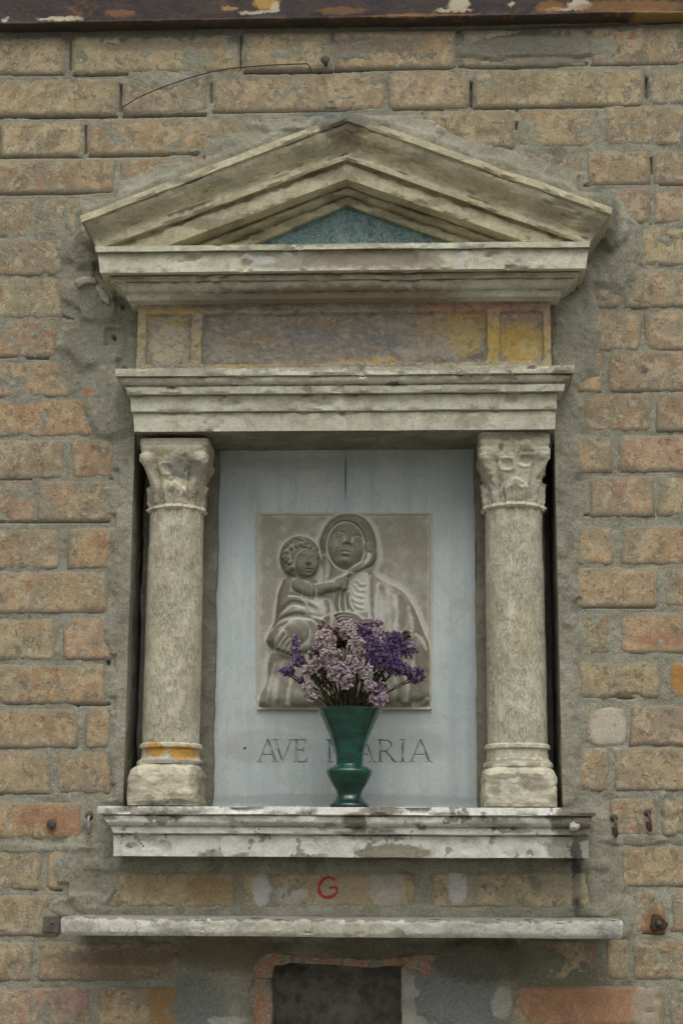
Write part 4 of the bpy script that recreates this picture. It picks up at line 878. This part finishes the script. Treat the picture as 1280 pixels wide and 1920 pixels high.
# child
body = poly([(531, 1086), (522, 1110), (518, 1135), (514, 1165), (501, 1194), (500, 1206), (514, 1222), (540, 1234), (575, 1236), (612, 1220), (626, 1190), (628, 1150), (622, 1125), (604, 1112), (598, 1090), (575, 1084), (550, 1082)])
Ch = np.where(body > 0, puff(body, 19, 20), 0)
cin = body > 0
for pts, wd, A in [([(520, 1150), (545, 1128), (575, 1132), (600, 1145)], 3.2, 2.4), ([(524, 1160), (548, 1138), (576, 1142)], 2.6, -2.2), ([(512, 1180), (530, 1158), (560, 1150), (590, 1156)], 3, 2.6), ([(506, 1192), (524, 1168), (552, 1160), (585, 1164), (600, 1180)], 2.6, -2.4),
    ([(510, 1200), (522, 1178), (545, 1168)], 2.5, 2), ([(532, 1098), (528, 1120), (526, 1140)], 3, 1.2), ([(600, 1125), (608, 1145), (600, 1165)], 5, -2.5), ([(615, 1125), (618, 1145), (612, 1165)], 4, 2), ([(540, 1120), (560, 1122), (580, 1136)], 2, -1.8), ([(570, 1150), (600, 1160), (622, 1150)], 2.5, -1.8)]:
    Ch = Ch+np.where(cin, line(pts, wd, A), 0)
Ch = np.maximum(Ch, ell(558, 1188, 27, 27, 12)+np.where(np.hypot((RX-558)/27, (RY-1188)/27) < 1, 14, 0))
for k in range(4): Ch = np.maximum(Ch, cap([(534+9*k, 1190+4*k), (523+8*k, 1206+3.5*k), (522+8.5*k, 1218+3.5*k)], 4.4, 3.4, 5, 19))
# child's arm
Ch = np.maximum(Ch, cap([(560, 1102), (582, 1112), (600, 1110)], 14, 12, 11, 14)); Ch = np.maximum(Ch, cap([(586, 1112), (612, 1106), (634, 1102)], 11.5, 9, 11, 13.5))
Ch = Ch+line([(578, 1096), (583, 1110), (580, 1126)], 2, 2.2)+line([(587, 1098), (590, 1112), (586, 1128)], 2.2, 2.8)-line([(592, 1100), (595, 1112), (592, 1124)], 1.6, 1.8)-line([(565, 1098), (570, 1110), (566, 1124)], 2, 1.4)
Ch = np.maximum(Ch, ell(640, 1098, 13.5, 13, 11)+np.where(np.hypot((RX-640)/13.5, (RY-1098)/13) < 1, 13, 0))
for k in range(4): Ch = np.maximum(Ch, cap([(643, 1091+4.6*k), (652-k, 1090+5.2*k), (650-k*2, 1094+5.2*k)], 3.3, 2.7, 4, 19.5))
Ch = np.maximum(Ch, cap([(640, 1090), (650, 1085), (657, 1080)], 4, 3, 5, 18)); Ch = Ch-line([(626, 1094), (629, 1102), (627, 1110)], 1.5, 1.6)
# child's head
hq = np.hypot((RX-563)/38., (RY-1047)/40.); Ch = np.where(hq < 1, np.maximum(Ch, 8+14*np.sqrt(np.clip(1-hq**2, 0, 1))), Ch)
rg = random.Random(5); cur = np.zeros(RX.shape)
for k in range(75):
    a = rg.uniform(0, 2*math.pi); rr_ = rg.uniform(.3, 1)**.6; cx_, cy_ = 563+36*rr_*math.cos(a), 1047+38*rr_*math.sin(a)
    if ((cx_-574)/24)**2+((cy_-1061)/28)**2 < 1.12 or (cy_ > 1078): continue
    d = np.hypot(RX-cx_, RY-cy_); cur = np.maximum(cur, 4.2*np.clip(1-(d/4.6)**2, 0, 1)**.7)
Ch = Ch+np.where(hq < 1.02, cur*1.1-1.8, 0)
cq = ((RX-575)/23.5)**2+((RY-1059)/28.)**2
cf = 12+12*np.clip(1-cq, 0, 1)**.5
cf += gau(577, 1040, 14, 7, 1.6)-gau(567, 1051, 5.5, 3.6, 3, 4)-gau(590, 1052, 5.5, 3.6, 3, 4)+ell(567, 1052, 4.6, 3, 2.6)+ell(590, 1053, 4.6, 3, 2.6)
for ex, ey in ((567, 1052), (590, 1053)):
    cf += line([(ex-5.5, ey), (ex, ey-3.6), (ex+5.5, ey)], 1.0, 1.4)-line([(ex-4.5, ey+.6), (ex, ey+.6), (ex+4.5, ey+.6)], .7, .9)+line([(ex-7, ey-6), (ex, ey-9), (ex+7, ey-6)], 2.0, 1.0)
cf += ell(580, 1060, 4.6, 4.4, 5)+cap([(580, 1050), (580, 1060)], 2.2, 3.4, 3)-gau(578, 1064.5, 1.2, 1, 2)-gau(582.5, 1064.5, 1.2, 1, 2)
cf += gau(563, 1067, 8, 8, 2.2)+gau(593, 1067, 6, 8, 2.0)+line([(574, 1070.5), (579, 1068.8), (581, 1069.6), (583, 1068.8), (588, 1070.5)], 1.2, 2)-line([(573, 1072), (581, 1071.6), (589, 1072)], .8, 2.2)+line([(576, 1074.2), (581, 1075), (586, 1074.2)], 1.5, 2)+gau(580, 1082, 6, 4, 2.2)-gau(581, 1078, 5, 1.5, 1.2)
cf += gau(550, 1064, 3, 5, 3)
Ch = np.where(cq < 1, np.maximum(cf, np.where(hq < .9, 19.5, 0)+(cf-cf)), Ch)
Ch = np.where(cq < 1, np.where(cq < .9, cf+1.0, Ch), Ch)
child_m = Ch > 1.2
H = np.where(child_m, np.maximum(H, Ch+.25*fbm(RX/9, RY/9, 54, 3)), H)
isC = child_m & (H <= Ch+.6) & (H >= Ch-.6)
isM = (cloak > 0) & ~isC
# raised rim at the panel edge
ed = np.minimum(np.minimum(RX-482, 809-RX), np.minimum(RY-961.5, 1331-RY))+1.2*fbm(RX/16, RY/16, 60, 3)
rim = sst(5.5, 2.5, ed); H = np.where(rim > 0, np.maximum(H, 3.2*rim+0*H) if True else H, H)
def blur(a, k):
    for ax in (0, 1):
        pd_ = [(0, 0), (0, 0)]; pd_[ax] = (k, k); b = np.pad(a, pd_, mode='edge'); c = np.cumsum(b, axis=ax); z = np.zeros_like(np.take(c, [0], ax)); c = np.concatenate([z, c], ax)
        a = (np.take(c, range(2*k+1, c.shape[ax]), ax)-np.take(c, range(0, c.shape[ax]-2*k-1), ax))/(2*k+1)
    return a
H = blur(H, 1)
Hb = blur(blur(H, 5), 5); Hc = blur(blur(H, 2), 2)
Hd = blur(blur(H, 10), 10)
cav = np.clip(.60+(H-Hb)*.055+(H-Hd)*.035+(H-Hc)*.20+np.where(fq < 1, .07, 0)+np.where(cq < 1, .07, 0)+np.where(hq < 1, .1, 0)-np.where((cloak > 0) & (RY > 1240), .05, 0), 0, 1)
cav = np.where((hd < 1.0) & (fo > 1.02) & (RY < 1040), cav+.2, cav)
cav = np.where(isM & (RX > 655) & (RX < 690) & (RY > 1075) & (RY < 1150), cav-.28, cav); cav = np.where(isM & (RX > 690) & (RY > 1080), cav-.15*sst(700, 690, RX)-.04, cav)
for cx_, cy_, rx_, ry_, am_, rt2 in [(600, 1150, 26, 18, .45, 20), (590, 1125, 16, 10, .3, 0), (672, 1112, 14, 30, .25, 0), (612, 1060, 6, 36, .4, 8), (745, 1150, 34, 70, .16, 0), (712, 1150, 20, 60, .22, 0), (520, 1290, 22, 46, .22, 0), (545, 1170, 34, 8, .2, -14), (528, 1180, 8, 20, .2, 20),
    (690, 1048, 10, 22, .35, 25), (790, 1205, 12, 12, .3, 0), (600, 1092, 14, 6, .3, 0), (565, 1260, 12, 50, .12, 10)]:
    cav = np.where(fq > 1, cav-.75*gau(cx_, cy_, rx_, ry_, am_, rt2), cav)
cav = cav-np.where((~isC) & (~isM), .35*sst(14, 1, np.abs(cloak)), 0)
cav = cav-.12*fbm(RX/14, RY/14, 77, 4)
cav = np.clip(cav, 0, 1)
YR = .098
pr = P(RX, RY, YR); k_ = .00103; pr[..., 1] = YR-H*k_*1.15
ringsY = np.zeros((pr.shape[0]+2, pr.shape[1]+2, 3)); ringsY[1:-1, 1:-1] = pr
ringsY[0, 1:-1] = pr[0]; ringsY[-1, 1:-1] = pr[-1]; ringsY[:, 0] = ringsY[:, 1]; ringsY[:, -1] = ringsY[:, -2]
for s_ in (np.s_[0, :], np.s_[-1, :], np.s_[:, 0], np.s_[:, -1]): ringsY[s_][..., 1] = .104
padf = lambda a: np.pad(a.astype(float), 1, mode='edge')
fcs = grid_faces(*ringsY.shape[:2]); idm = np.where(padf(isC) > .5, 2, np.where(padf(isM) > .5, 1, 0)).ravel(); idm_f = np.median(idm[fcs], axis=1).round().astype(int)
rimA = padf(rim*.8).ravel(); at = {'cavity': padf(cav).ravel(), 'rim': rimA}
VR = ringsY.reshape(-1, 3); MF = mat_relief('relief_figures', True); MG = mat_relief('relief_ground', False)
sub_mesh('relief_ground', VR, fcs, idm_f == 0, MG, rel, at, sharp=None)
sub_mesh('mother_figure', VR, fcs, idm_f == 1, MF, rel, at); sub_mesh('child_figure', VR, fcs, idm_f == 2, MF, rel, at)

# ------------------------------------------------------------------ stone shelf
shelf = thing('stone_shelf', 'long pale stone shelf with chipped front edge under the bricks marked G', 'shelf')
moulding('slab', [(1722, 119, 1163, -.145), (1724, 116, 1166, -.147), (1730, 114, 1167, -.149), (1750, 116, 1166, -.149), (1757, 120, 1162, -.145)], M_shelf, shelf, sd=71, chip=.003, chipt=.3, amp=.0012)

# ------------------------------------------------------------------ steel beam on top
beam = thing('steel_beam', 'rusty dark painted steel beam with flaking white paint along the top of the wall', 'beam')
zb0 = float(ZZ(51, 0.)); bx = np.linspace(-1.4, 1.4, 420)
prof = [(.02, 0), (-.018, 0), (-.026, .001), (-.030, .003), (-.031, .005), (-.030, .007), (-.026, .009), (-.022, .012), (-.022, .10), (-.022, .20), (-.022, .205), (.02, .205)]
lipv = [0, .6, 1, 1, 1, 1, .8, .3, 0, 0, 0, 0]
pp_ = []; la = []
for i in range(len(prof)-1):
    n = max(2, int(np.hypot(prof[i+1][0]-prof[i][0], prof[i+1][1]-prof[i][1])/.006))
    for k in range(n): t = k/n; pp_.append((prof[i][0]+(prof[i+1][0]-prof[i][0])*t, prof[i][1]+(prof[i+1][1]-prof[i][1])*t)); la.append(lipv[i]+(lipv[i+1]-lipv[i])*t)
pp_.append(prof[-1]); la.append(0); pp_ = np.array(pp_)
BX, BI = np.meshgrid(bx, np.arange(len(pp_)))
Yb = pp_[:, 0][:, None]-.0012*fbm(BX*30, BI*.5, 3, 4); Zb = zb0+pp_[:, 1][:, None]+.002*fbm(BX*6, BI*.15, 5, 3)
o = mesh_obj('beam_profile', np.stack([BX, Yb, Zb], -1).reshape(-1, 3), grid_faces(len(pp_), len(bx)), M_beam, beam, True, 45, attrs={'lip': np.repeat(np.array(la), len(bx))})

# ------------------------------------------------------------------ ironwork
wp_ = spline([P(229, 202, -.004), P(262, 182, -.012), P(320, 158, -.016), P(400, 134, -.016), P(480, 124, -.014), P(560, 120, -.012), P(578, 121, -.008), P(584, 136, -.004)], 60)
o = mesh_obj('iron_wire', *tube(wp_, .0012, 6), M_rust, loc=wp_[0]); tag(o, 'thin rusty wire curving over the bricks up to the nail at the top', 'wire')
def nail(px, py, r, ln, label, name='iron_nail', head=None):
    p = P(px, py, 0); t = thing(name, label, 'nail' if name == 'iron_nail' else 'bolt', tuple(p))
    o1 = mesh_obj('shank', *tube([(0, .02, 0), (0, -ln*.4, 0), (0, -ln, -.002)], [r*.55, r*.55, r*.5], 10), M_iron, t)
    if head: o2 = mesh_obj('head', *head(ln), M_iron, t, smooth=False)
    return t
def dome(ln): return lump((0, -ln, 0), .009, 1, .5, 1, 2, 8, .3)
nail(611, 122, .007, .022, 'dark iron nail sticking out of the wall at the end of the wire', head=dome)
M_dull = mat_simple('dull_plate', (.075, .07, .062), (.13, .115, .09), .7, 90, .4)
def square_plate():
    h = .0155; a = .006; V = []
    for y, f in ((.006, 1), (-.006, 1), (-.0075, .9)):
        for x, z in ((-h, -h+.002), (h-.001, -h), (h, h), (-h+.001, h-.001)): V.append((x*f, y, z*f))
    return V, [[4, 5, 1, 0][::-1], [5, 6, 2, 1][::-1], [6, 7, 3, 2][::-1], [7, 4, 0, 3][::-1], [8, 9, 5, 4][::-1], [9, 10, 6, 5][::-1], [10, 11, 7, 6][::-1], [11, 8, 4, 7][::-1], [11, 10, 9, 8][::-1]]
t = thing('iron_plate', 'small square dark iron plate beside the left end of the shelf', 'plate', tuple(P(98, 1733, 0)))
mesh_obj('plate', *square_plate(), M_dull, t, smooth=False)
mesh_obj('rivet', *lump((.002, -.008, .003), .003, 1, .6, 1, 1, 6, .2), M_dull, t)
t = thing('iron_bolt', 'rusted iron bolt with round collar right of the shelf', 'bolt', tuple(P(1232, 1731, 0)))
V_ = []; Fc_ = []
ng = 9; ring = [(.0155*(1+.22*math.cos(3*2*math.pi*k/ng+.6)))*np.array([math.cos(2*math.pi*k/ng), 0, math.sin(2*math.pi*k/ng)]) for k in range(ng)]
V_ = [q+np.array([0, .008, 0]) for q in ring]+[q+np.array([0, -.006, 0]) for q in ring]+[q*.8+np.array([0, -.008, 0]) for q in ring]
Fc_ = grid_faces(3, ng, True)[:, ::-1].tolist()+[[2*ng+k for k in range(ng)][::-1]]
mesh_obj('collar', V_, Fc_, M_rust, t, smooth=False)
mesh_obj('shank', *tube([(0, .01, 0), (0, -.016, 0), (0, -.018, 0)], [.0055, .0055, .0045], 10), M_iron, t)
def hook(px, py, label, col=M_iron, s=1.):
    p = P(px, py, 0); t = thing('iron_hook', label, 'hook', tuple(p))
    pts = spline(np.array([(0, .015, .006), (0, -.006, .006), (.001, -.014, .003), (.002, -.018, -.008), (.003, -.015, -.020), (.002, -.009, -.024), (-.001, -.006, -.018), (-.002, -.008, -.008)])*s, 26)
    mesh_obj('shaft', *tube(pts, .0026*s, 8), col, t)
    mesh_obj('socket', *tube([(0, .012, .008), (0, -.001, .008), (0, -.0025, .008)], [.007*s, .007*s, .004*s], 14), M_iron, t)
hook(1150, 1542, 'dark iron hook nearer the sill, left one of the pair right of it')
hook(1213, 1532, 'dark iron hook farther from the sill, right one of the pair')
M_gal = mat_simple('galvanised_iron', (.20, .195, .18), (.34, .33, .30), .5, 120, .5)
hook(168, 1538, 'grey bent iron hook beside the left end of the sill', M_gal, 1.0)
nail(99, 1545, .006, .006, 'small dark bolt sunk in the orange brick left of the sill', 'iron_bolt', dome)

# ------------------------------------------------------------------ vase
YV = -.005
vs = .001*float(1000*(XX(641, 1400, YV)-XX(640, 1400, YV))); vcx = float(XX(655, 1410, YV))
VP = [(1508, 30), (1509, 36.5), (1503, 37), (1499, 34), (1494, 28.5), (1486, 23.5), (1480, 23.5), (1472, 27), (1462, 33.5), (1450, 40), (1443, 43), (1437, 42.5), (1432, 36), (1429, 29), (1427, 25.5), (1420, 25.5), (1405, 27), (1390, 31.5), (1375, 36.5), (1355, 45.5), (1338, 53.5), (1325, 60.5), (1322, 61.5)]
VIN = [(1322, 60), (1338, 51.5), (1355, 43.5), (1375, 36), (1390, 29.5), (1405, 25), (1420, 23.5)]
def lathe_v(rows, n=72):
    pts = spline([(a, b, 0) for a, b in rows], len(rows)*4); V = []
    for a, b, _ in pts:
        z = float(ZZ(a, YV-.02))
        for k in range(n):
            t = 2*math.pi*k/n; r = b*vs*(1+.006*math.sin(3*t)); V.append((r*math.cos(t), r*math.sin(t), z))
    return V, grid_faces(len(pts), n, True).tolist()
v1, f1 = lathe_v(VP); v2, f2 = lathe_v(VIN)
zb_v = min(q[2] for q in v1); base_v = (vcx, YV, ZS+.001)
sh = np.array([vcx, YV, ZS+.001-zb_v+zb_v*0]); 
vv1 = [(x, y, z-(zb_v)) for x, y, z in v1]; vv2 = [(x, y, z-zb_v) for x, y, z in v2]
n1 = len(vv1); V_ = vv1+vv2; Fc_ = f1+[[i+n1 for i in f] for f in f2]+[[k for k in range(72)]]+[[n1+(len(vv2)-72)+k for k in range(72)]]
sg = N('green_glazed_glass', .12, .5)
gn = sg.noise(26, 5, .6, stretch=(1, 1, 2.2)); gz_ = sg.n('ShaderNodeSeparateXYZ'); sg.put(gz_.inputs[0], sg.pos)
gc = sg.mix(sg.rng(gn, .3, .7), (.003, .048, .036), (.009, .125, .088))
gc = sg.mix(sg.rng(gz_.outputs[2], ZS+.045, ZS+.0, 0, .75), gc, (.006, .016, .022))
gc = sg.mix(sg.rng(sg.noise(70, 5, .7, off=4), .6, .75, 0, .4), gc, (.04, .12, .10))
sg.base(gc); sg.b.inputs['Roughness'].default_value = .09; sg.b.inputs['Transmission Weight'].default_value = .25; sg.b.inputs['Coat Weight'].default_value = .6
sg.bump(gn, .001, .4)
vase = mesh_obj('glass_vase', V_, Fc_, sg.m, None, True, 55); vase.location = (vcx, YV, ZS+.0008)
tag(vase, 'dark green flared glass vase standing on the sill in front of the plaque', 'vase')

# ------------------------------------------------------------------ dried flowers
def mat_fl():
    s = N('dried_petals', .85, .1); c = s.attr('tint', True)
    col = s.mix(s.rng(s.noise(900, 2, .6), .35, .7, 0, .3), c, s.mix(.5, c, (.25, .2, .2)))
    s.base(col); s.b.inputs['Subsurface Weight'].default_value = .05; return s.m
M_fl = mat_fl(); M_stem = mat_simple('dried_stems', (.05, .045, .025), (.14, .11, .06), .85, 200)
PAL = (.70, .58, .60); PAL2 = (.56, .44, .50); VIO = (.12, .075, .205); VIO2 = (.19, .125, .285); MAU = (.30, .20, .34); BRW = (.12, .075, .055); RBR = (.24, .11, .09); BEI = (.50, .43, .40)
fr = random.Random(11)
def floret(c, nrm, r, col, V, Fc, Cc):
    nrm = np.array(nrm)/np.linalg.norm(nrm); a = np.cross(nrm, [.3, .2, .93]); a /= np.linalg.norm(a); b = np.cross(nrm, a)
    k = 6; o = len(V); V.append(c-nrm*r*.35); Cc.append(np.array(col)*.42); ph = fr.random()*6
    for i in range(k*2):
        t = ph+math.pi*i/k; rr_ = r*(1 if i % 2 == 0 else .62)*fr.uniform(.8, 1.15)
        V.append(c+nrm*r*fr.uniform(-.05, .5)+rr_*(math.cos(t)*a+math.sin(t)*b)); f_ = fr.uniform(.8, 1.15); Cc.append(np.array(col)*f_)
    for i in range(k*2): Fc.append([o, o+1+i, o+1+(i+1) % (k*2)])
    # tiny centre tuft
    o = len(V)
    for i in range(3):
        t = ph+2.09*i; V.append(c+nrm*r*.45+r*.28*(math.cos(t)*a+math.sin(t)*b)); Cc.append(np.array(col)*1.15)
    V.append(c+nrm*r*.1); Cc.append(np.array(col)*.6); Fc += [[o, o+1, o+3], [o+1, o+2, o+3], [o+2, o, o+3]]
vm = P(655, 1330, YV)
def sprig(label, heads, name='dried_flower_sprig'):
    """heads: (px, py, rx, ry, depth Y, colour list, count)"""
    t = thing(name, label, 'flower', (vm[0], YV, float(ZZ(1400, YV))), 'dried flower sprigs in the green vase')
    base = np.array([vm[0], YV, float(ZZ(1400, YV))]); sp = []
    for (hx, hy, rx, ry, Y, cols, n) in heads:
        c = P(hx, hy, Y)
        m0 = base+np.array([fr.uniform(-.012, .012), fr.uniform(-.012, .012), 0]); m1 = np.array([vm[0]+(c[0]-vm[0])*.22+fr.uniform(-.012, .012), YV+(Y-YV)*.25+fr.uniform(-.01, .01), vm[2]])
        st = spline([m0, m1, m1+(c-m1)*.55+np.array([fr.uniform(-.004, .004), .004, .004]), c], 14)-base
        sp.append(tube(st, np.linspace(.0016, .0009, 14), 5))
        for q in range(5):                      # side twigs
            k = fr.randint(7, 13); e = c-base+np.array([fr.uniform(-1, 1)*rx, fr.uniform(-4, 8), fr.uniform(-1, .6)*ry])*.0009
            sp.append(tube(spline([st[k], (st[k]+e)/2+np.array([0, 0, -.002]), e], 6), .0007, 4))
        V = []; Fc = []; Cc = []
        for q in range(int(n*1.4)):
            while True:
                d = np.array([fr.uniform(-1, 1), fr.uniform(-1, 1), fr.uniform(-1, 1)])
                if d@d < 1: break
            lump_ = fr.random()
            p = c+np.array([d[0]*rx*1.12, d[1]*min(rx, ry)*.8, d[2]*ry*1.12])*.00098-base
            nr = np.array([d[0]*.9+fr.uniform(-.5, .5), -.75+.5*d[1], d[2]*.8+.35+fr.uniform(-.4, .4)]); cc = fr.choice(cols)
            floret(p, nr, fr.uniform(.0026, .0044), cc, V, Fc, Cc)
            if fr.random() < .25: floret(p+np.array([0, .004, -.003]), nr, .003, BRW, V, Fc, Cc)
        mesh_obj('flower_head', V, Fc, M_fl, t, False, attrs={'tint': np.clip(np.array(Cc), 0, 1)})
    v, f = join(sp); mesh_obj('stem', v, f, M_stem, t)
V3 = [VIO, VIO2, VIO, MAU]; P3 = [PAL, PAL, PAL2, BEI]; M3 = [MAU, PAL2, VIO2]
sprig('pale lilac dried sprig at the centre left of the bunch, in front of the child', [(607, 1200, 20, 20, -.045, P3, 90), (618, 1228, 18, 16, -.055, P3, 60)])
sprig('tall whitish dried sprig running up the middle of the bunch', [(654, 1184, 17, 15, -.04, P3, 60), (670, 1212, 17, 20, -.055, P3, 90), (664, 1245, 18, 16, -.06, P3, 70)])
sprig('pale mauve dried sprig highest at the top right of centre', [(694, 1167, 24, 9, -.02, [PAL2, MAU, PAL], 60), (706, 1186, 22, 9, -.03, [BEI, PAL, BEI], 55), (735, 1188, 18, 7, -.02, [BEI, PAL, PAL2], 44), (645, 1172, 14, 8, -.02, P3, 34)])
sprig('small violet dried sprig just below the highest mauve one', [(681, 1184, 16, 10, -.04, V3, 45), (660, 1170, 12, 8, -.02, P3, 24)])
sprig('large deep violet dried sprig right of the middle of the bunch', [(702, 1214, 22, 24, -.05, V3, 130), (716, 1240, 24, 14, -.055, V3, 90)])
sprig('deep violet dried sprig behind with mauve tips, upper right', [(738, 1204, 20, 18, -.03, V3, 100), (766, 1214, 16, 16, -.02, M3+[VIO2], 70)])
sprig('deep violet dried sprig reaching farthest to the right', [(748, 1254, 22, 13, -.045, V3, 85), (780, 1266, 17, 14, -.03, V3, 70), (736, 1234, 18, 14, -.04, V3, 60)])
sprig('pale pink dried sprig low in the middle above the stems', [(640, 1264, 24, 15, -.065, P3+[PAL2], 80), (628, 1248, 16, 10, -.06, [PAL2, MAU, PAL], 36), (646, 1284, 14, 7, -.065, P3, 22)])
sprig('whitish dried sprig hanging over the right of the vase mouth', [(688, 1262, 9, 15, -.065, P3, 40), (693, 1284, 10, 11, -.07, P3+[PAL2], 34)])
sprig('lowest mauve dried sprig at the right touching the vase rim', [(710, 1308, 16, 13, -.06, [PAL2, MAU, PAL2, PAL], 60), (712, 1290, 12, 10, -.055, [MAU, PAL2, BRW], 30)])
sprig('slim violet dried sprig standing upright at the left', [(553, 1208, 8, 18, -.02, M3+[VIO2], 45), (560, 1236, 13, 12, -.03, V3+[MAU], 45)])
sprig('small violet dried sprig reaching farthest to the left', [(537, 1258, 14, 9, -.02, [VIO2, MAU, VIO], 42), (563, 1277, 7, 6, -.03, V3, 14)])
sprig('pale dried sprig at the left below the upright violet one', [(594, 1242, 14, 12, -.045, P3, 40), (575, 1258, 11, 9, -.045, P3, 34), (590, 1228, 12, 10, -.03, [BRW, PAL2, RBR], 30)])
sprig('whitish dried sprig drooping lowest at the left over the rim', [(577, 1290, 9, 15, -.05, P3, 46), (584, 1306, 7, 8, -.05, [PAL, PAL], 20)])
sprig('reddish brown withered sprig at the top left of the bunch', [(607, 1175, 11, 9, -.02, [RBR, BRW, PAL2], 36), (626, 1188, 14, 9, -.02, [RBR, BRW, BRW], 40)])
sprig('dark brown withered sprig deep in the middle of the bunch', [(638, 1205, 15, 12, -.015, [BRW, (.05, .035, .05), BRW], 60), (700, 1275, 22, 16, -.01, [BRW, (.06, .05, .045)], 60), (610, 1270, 24, 18, -.01, [BRW, (.06, .05, .045)], 60)])
sprig('small withered brown flower alone at the upper right', [(762, 1190, 8, 7, -.02, [BRW, RBR, (.2, .16, .11)], 26)])
# bare stems filling the mouth of the vase
t = thing('bare_stem_bundle', 'bundle of bare dry brown stems rising out of the vase mouth under the blooms', 'stems', (vm[0], YV, float(ZZ(1400, YV))), None)
base = np.array([vm[0], YV, float(ZZ(1400, YV))])
for k in range(46):
    a = fr.uniform(-1, 1); d = fr.uniform(-.02, .02)
    p0 = np.array([a*.014, d*.6, 0]); p1 = np.array([a*.040, d*1.2, vm[2]-base[2]+.002]); e = P(655+a*fr.uniform(60, 95), fr.uniform(1215, 1295), YV-.035+d)-base
    st = spline([p0, p1, (p1+e)/2+np.array([-a*.003, 0, .004]), e], 12)
    mesh_obj('stem', *tube(st, np.linspace(.0019, .0008, 12), 5), M_stem, t)
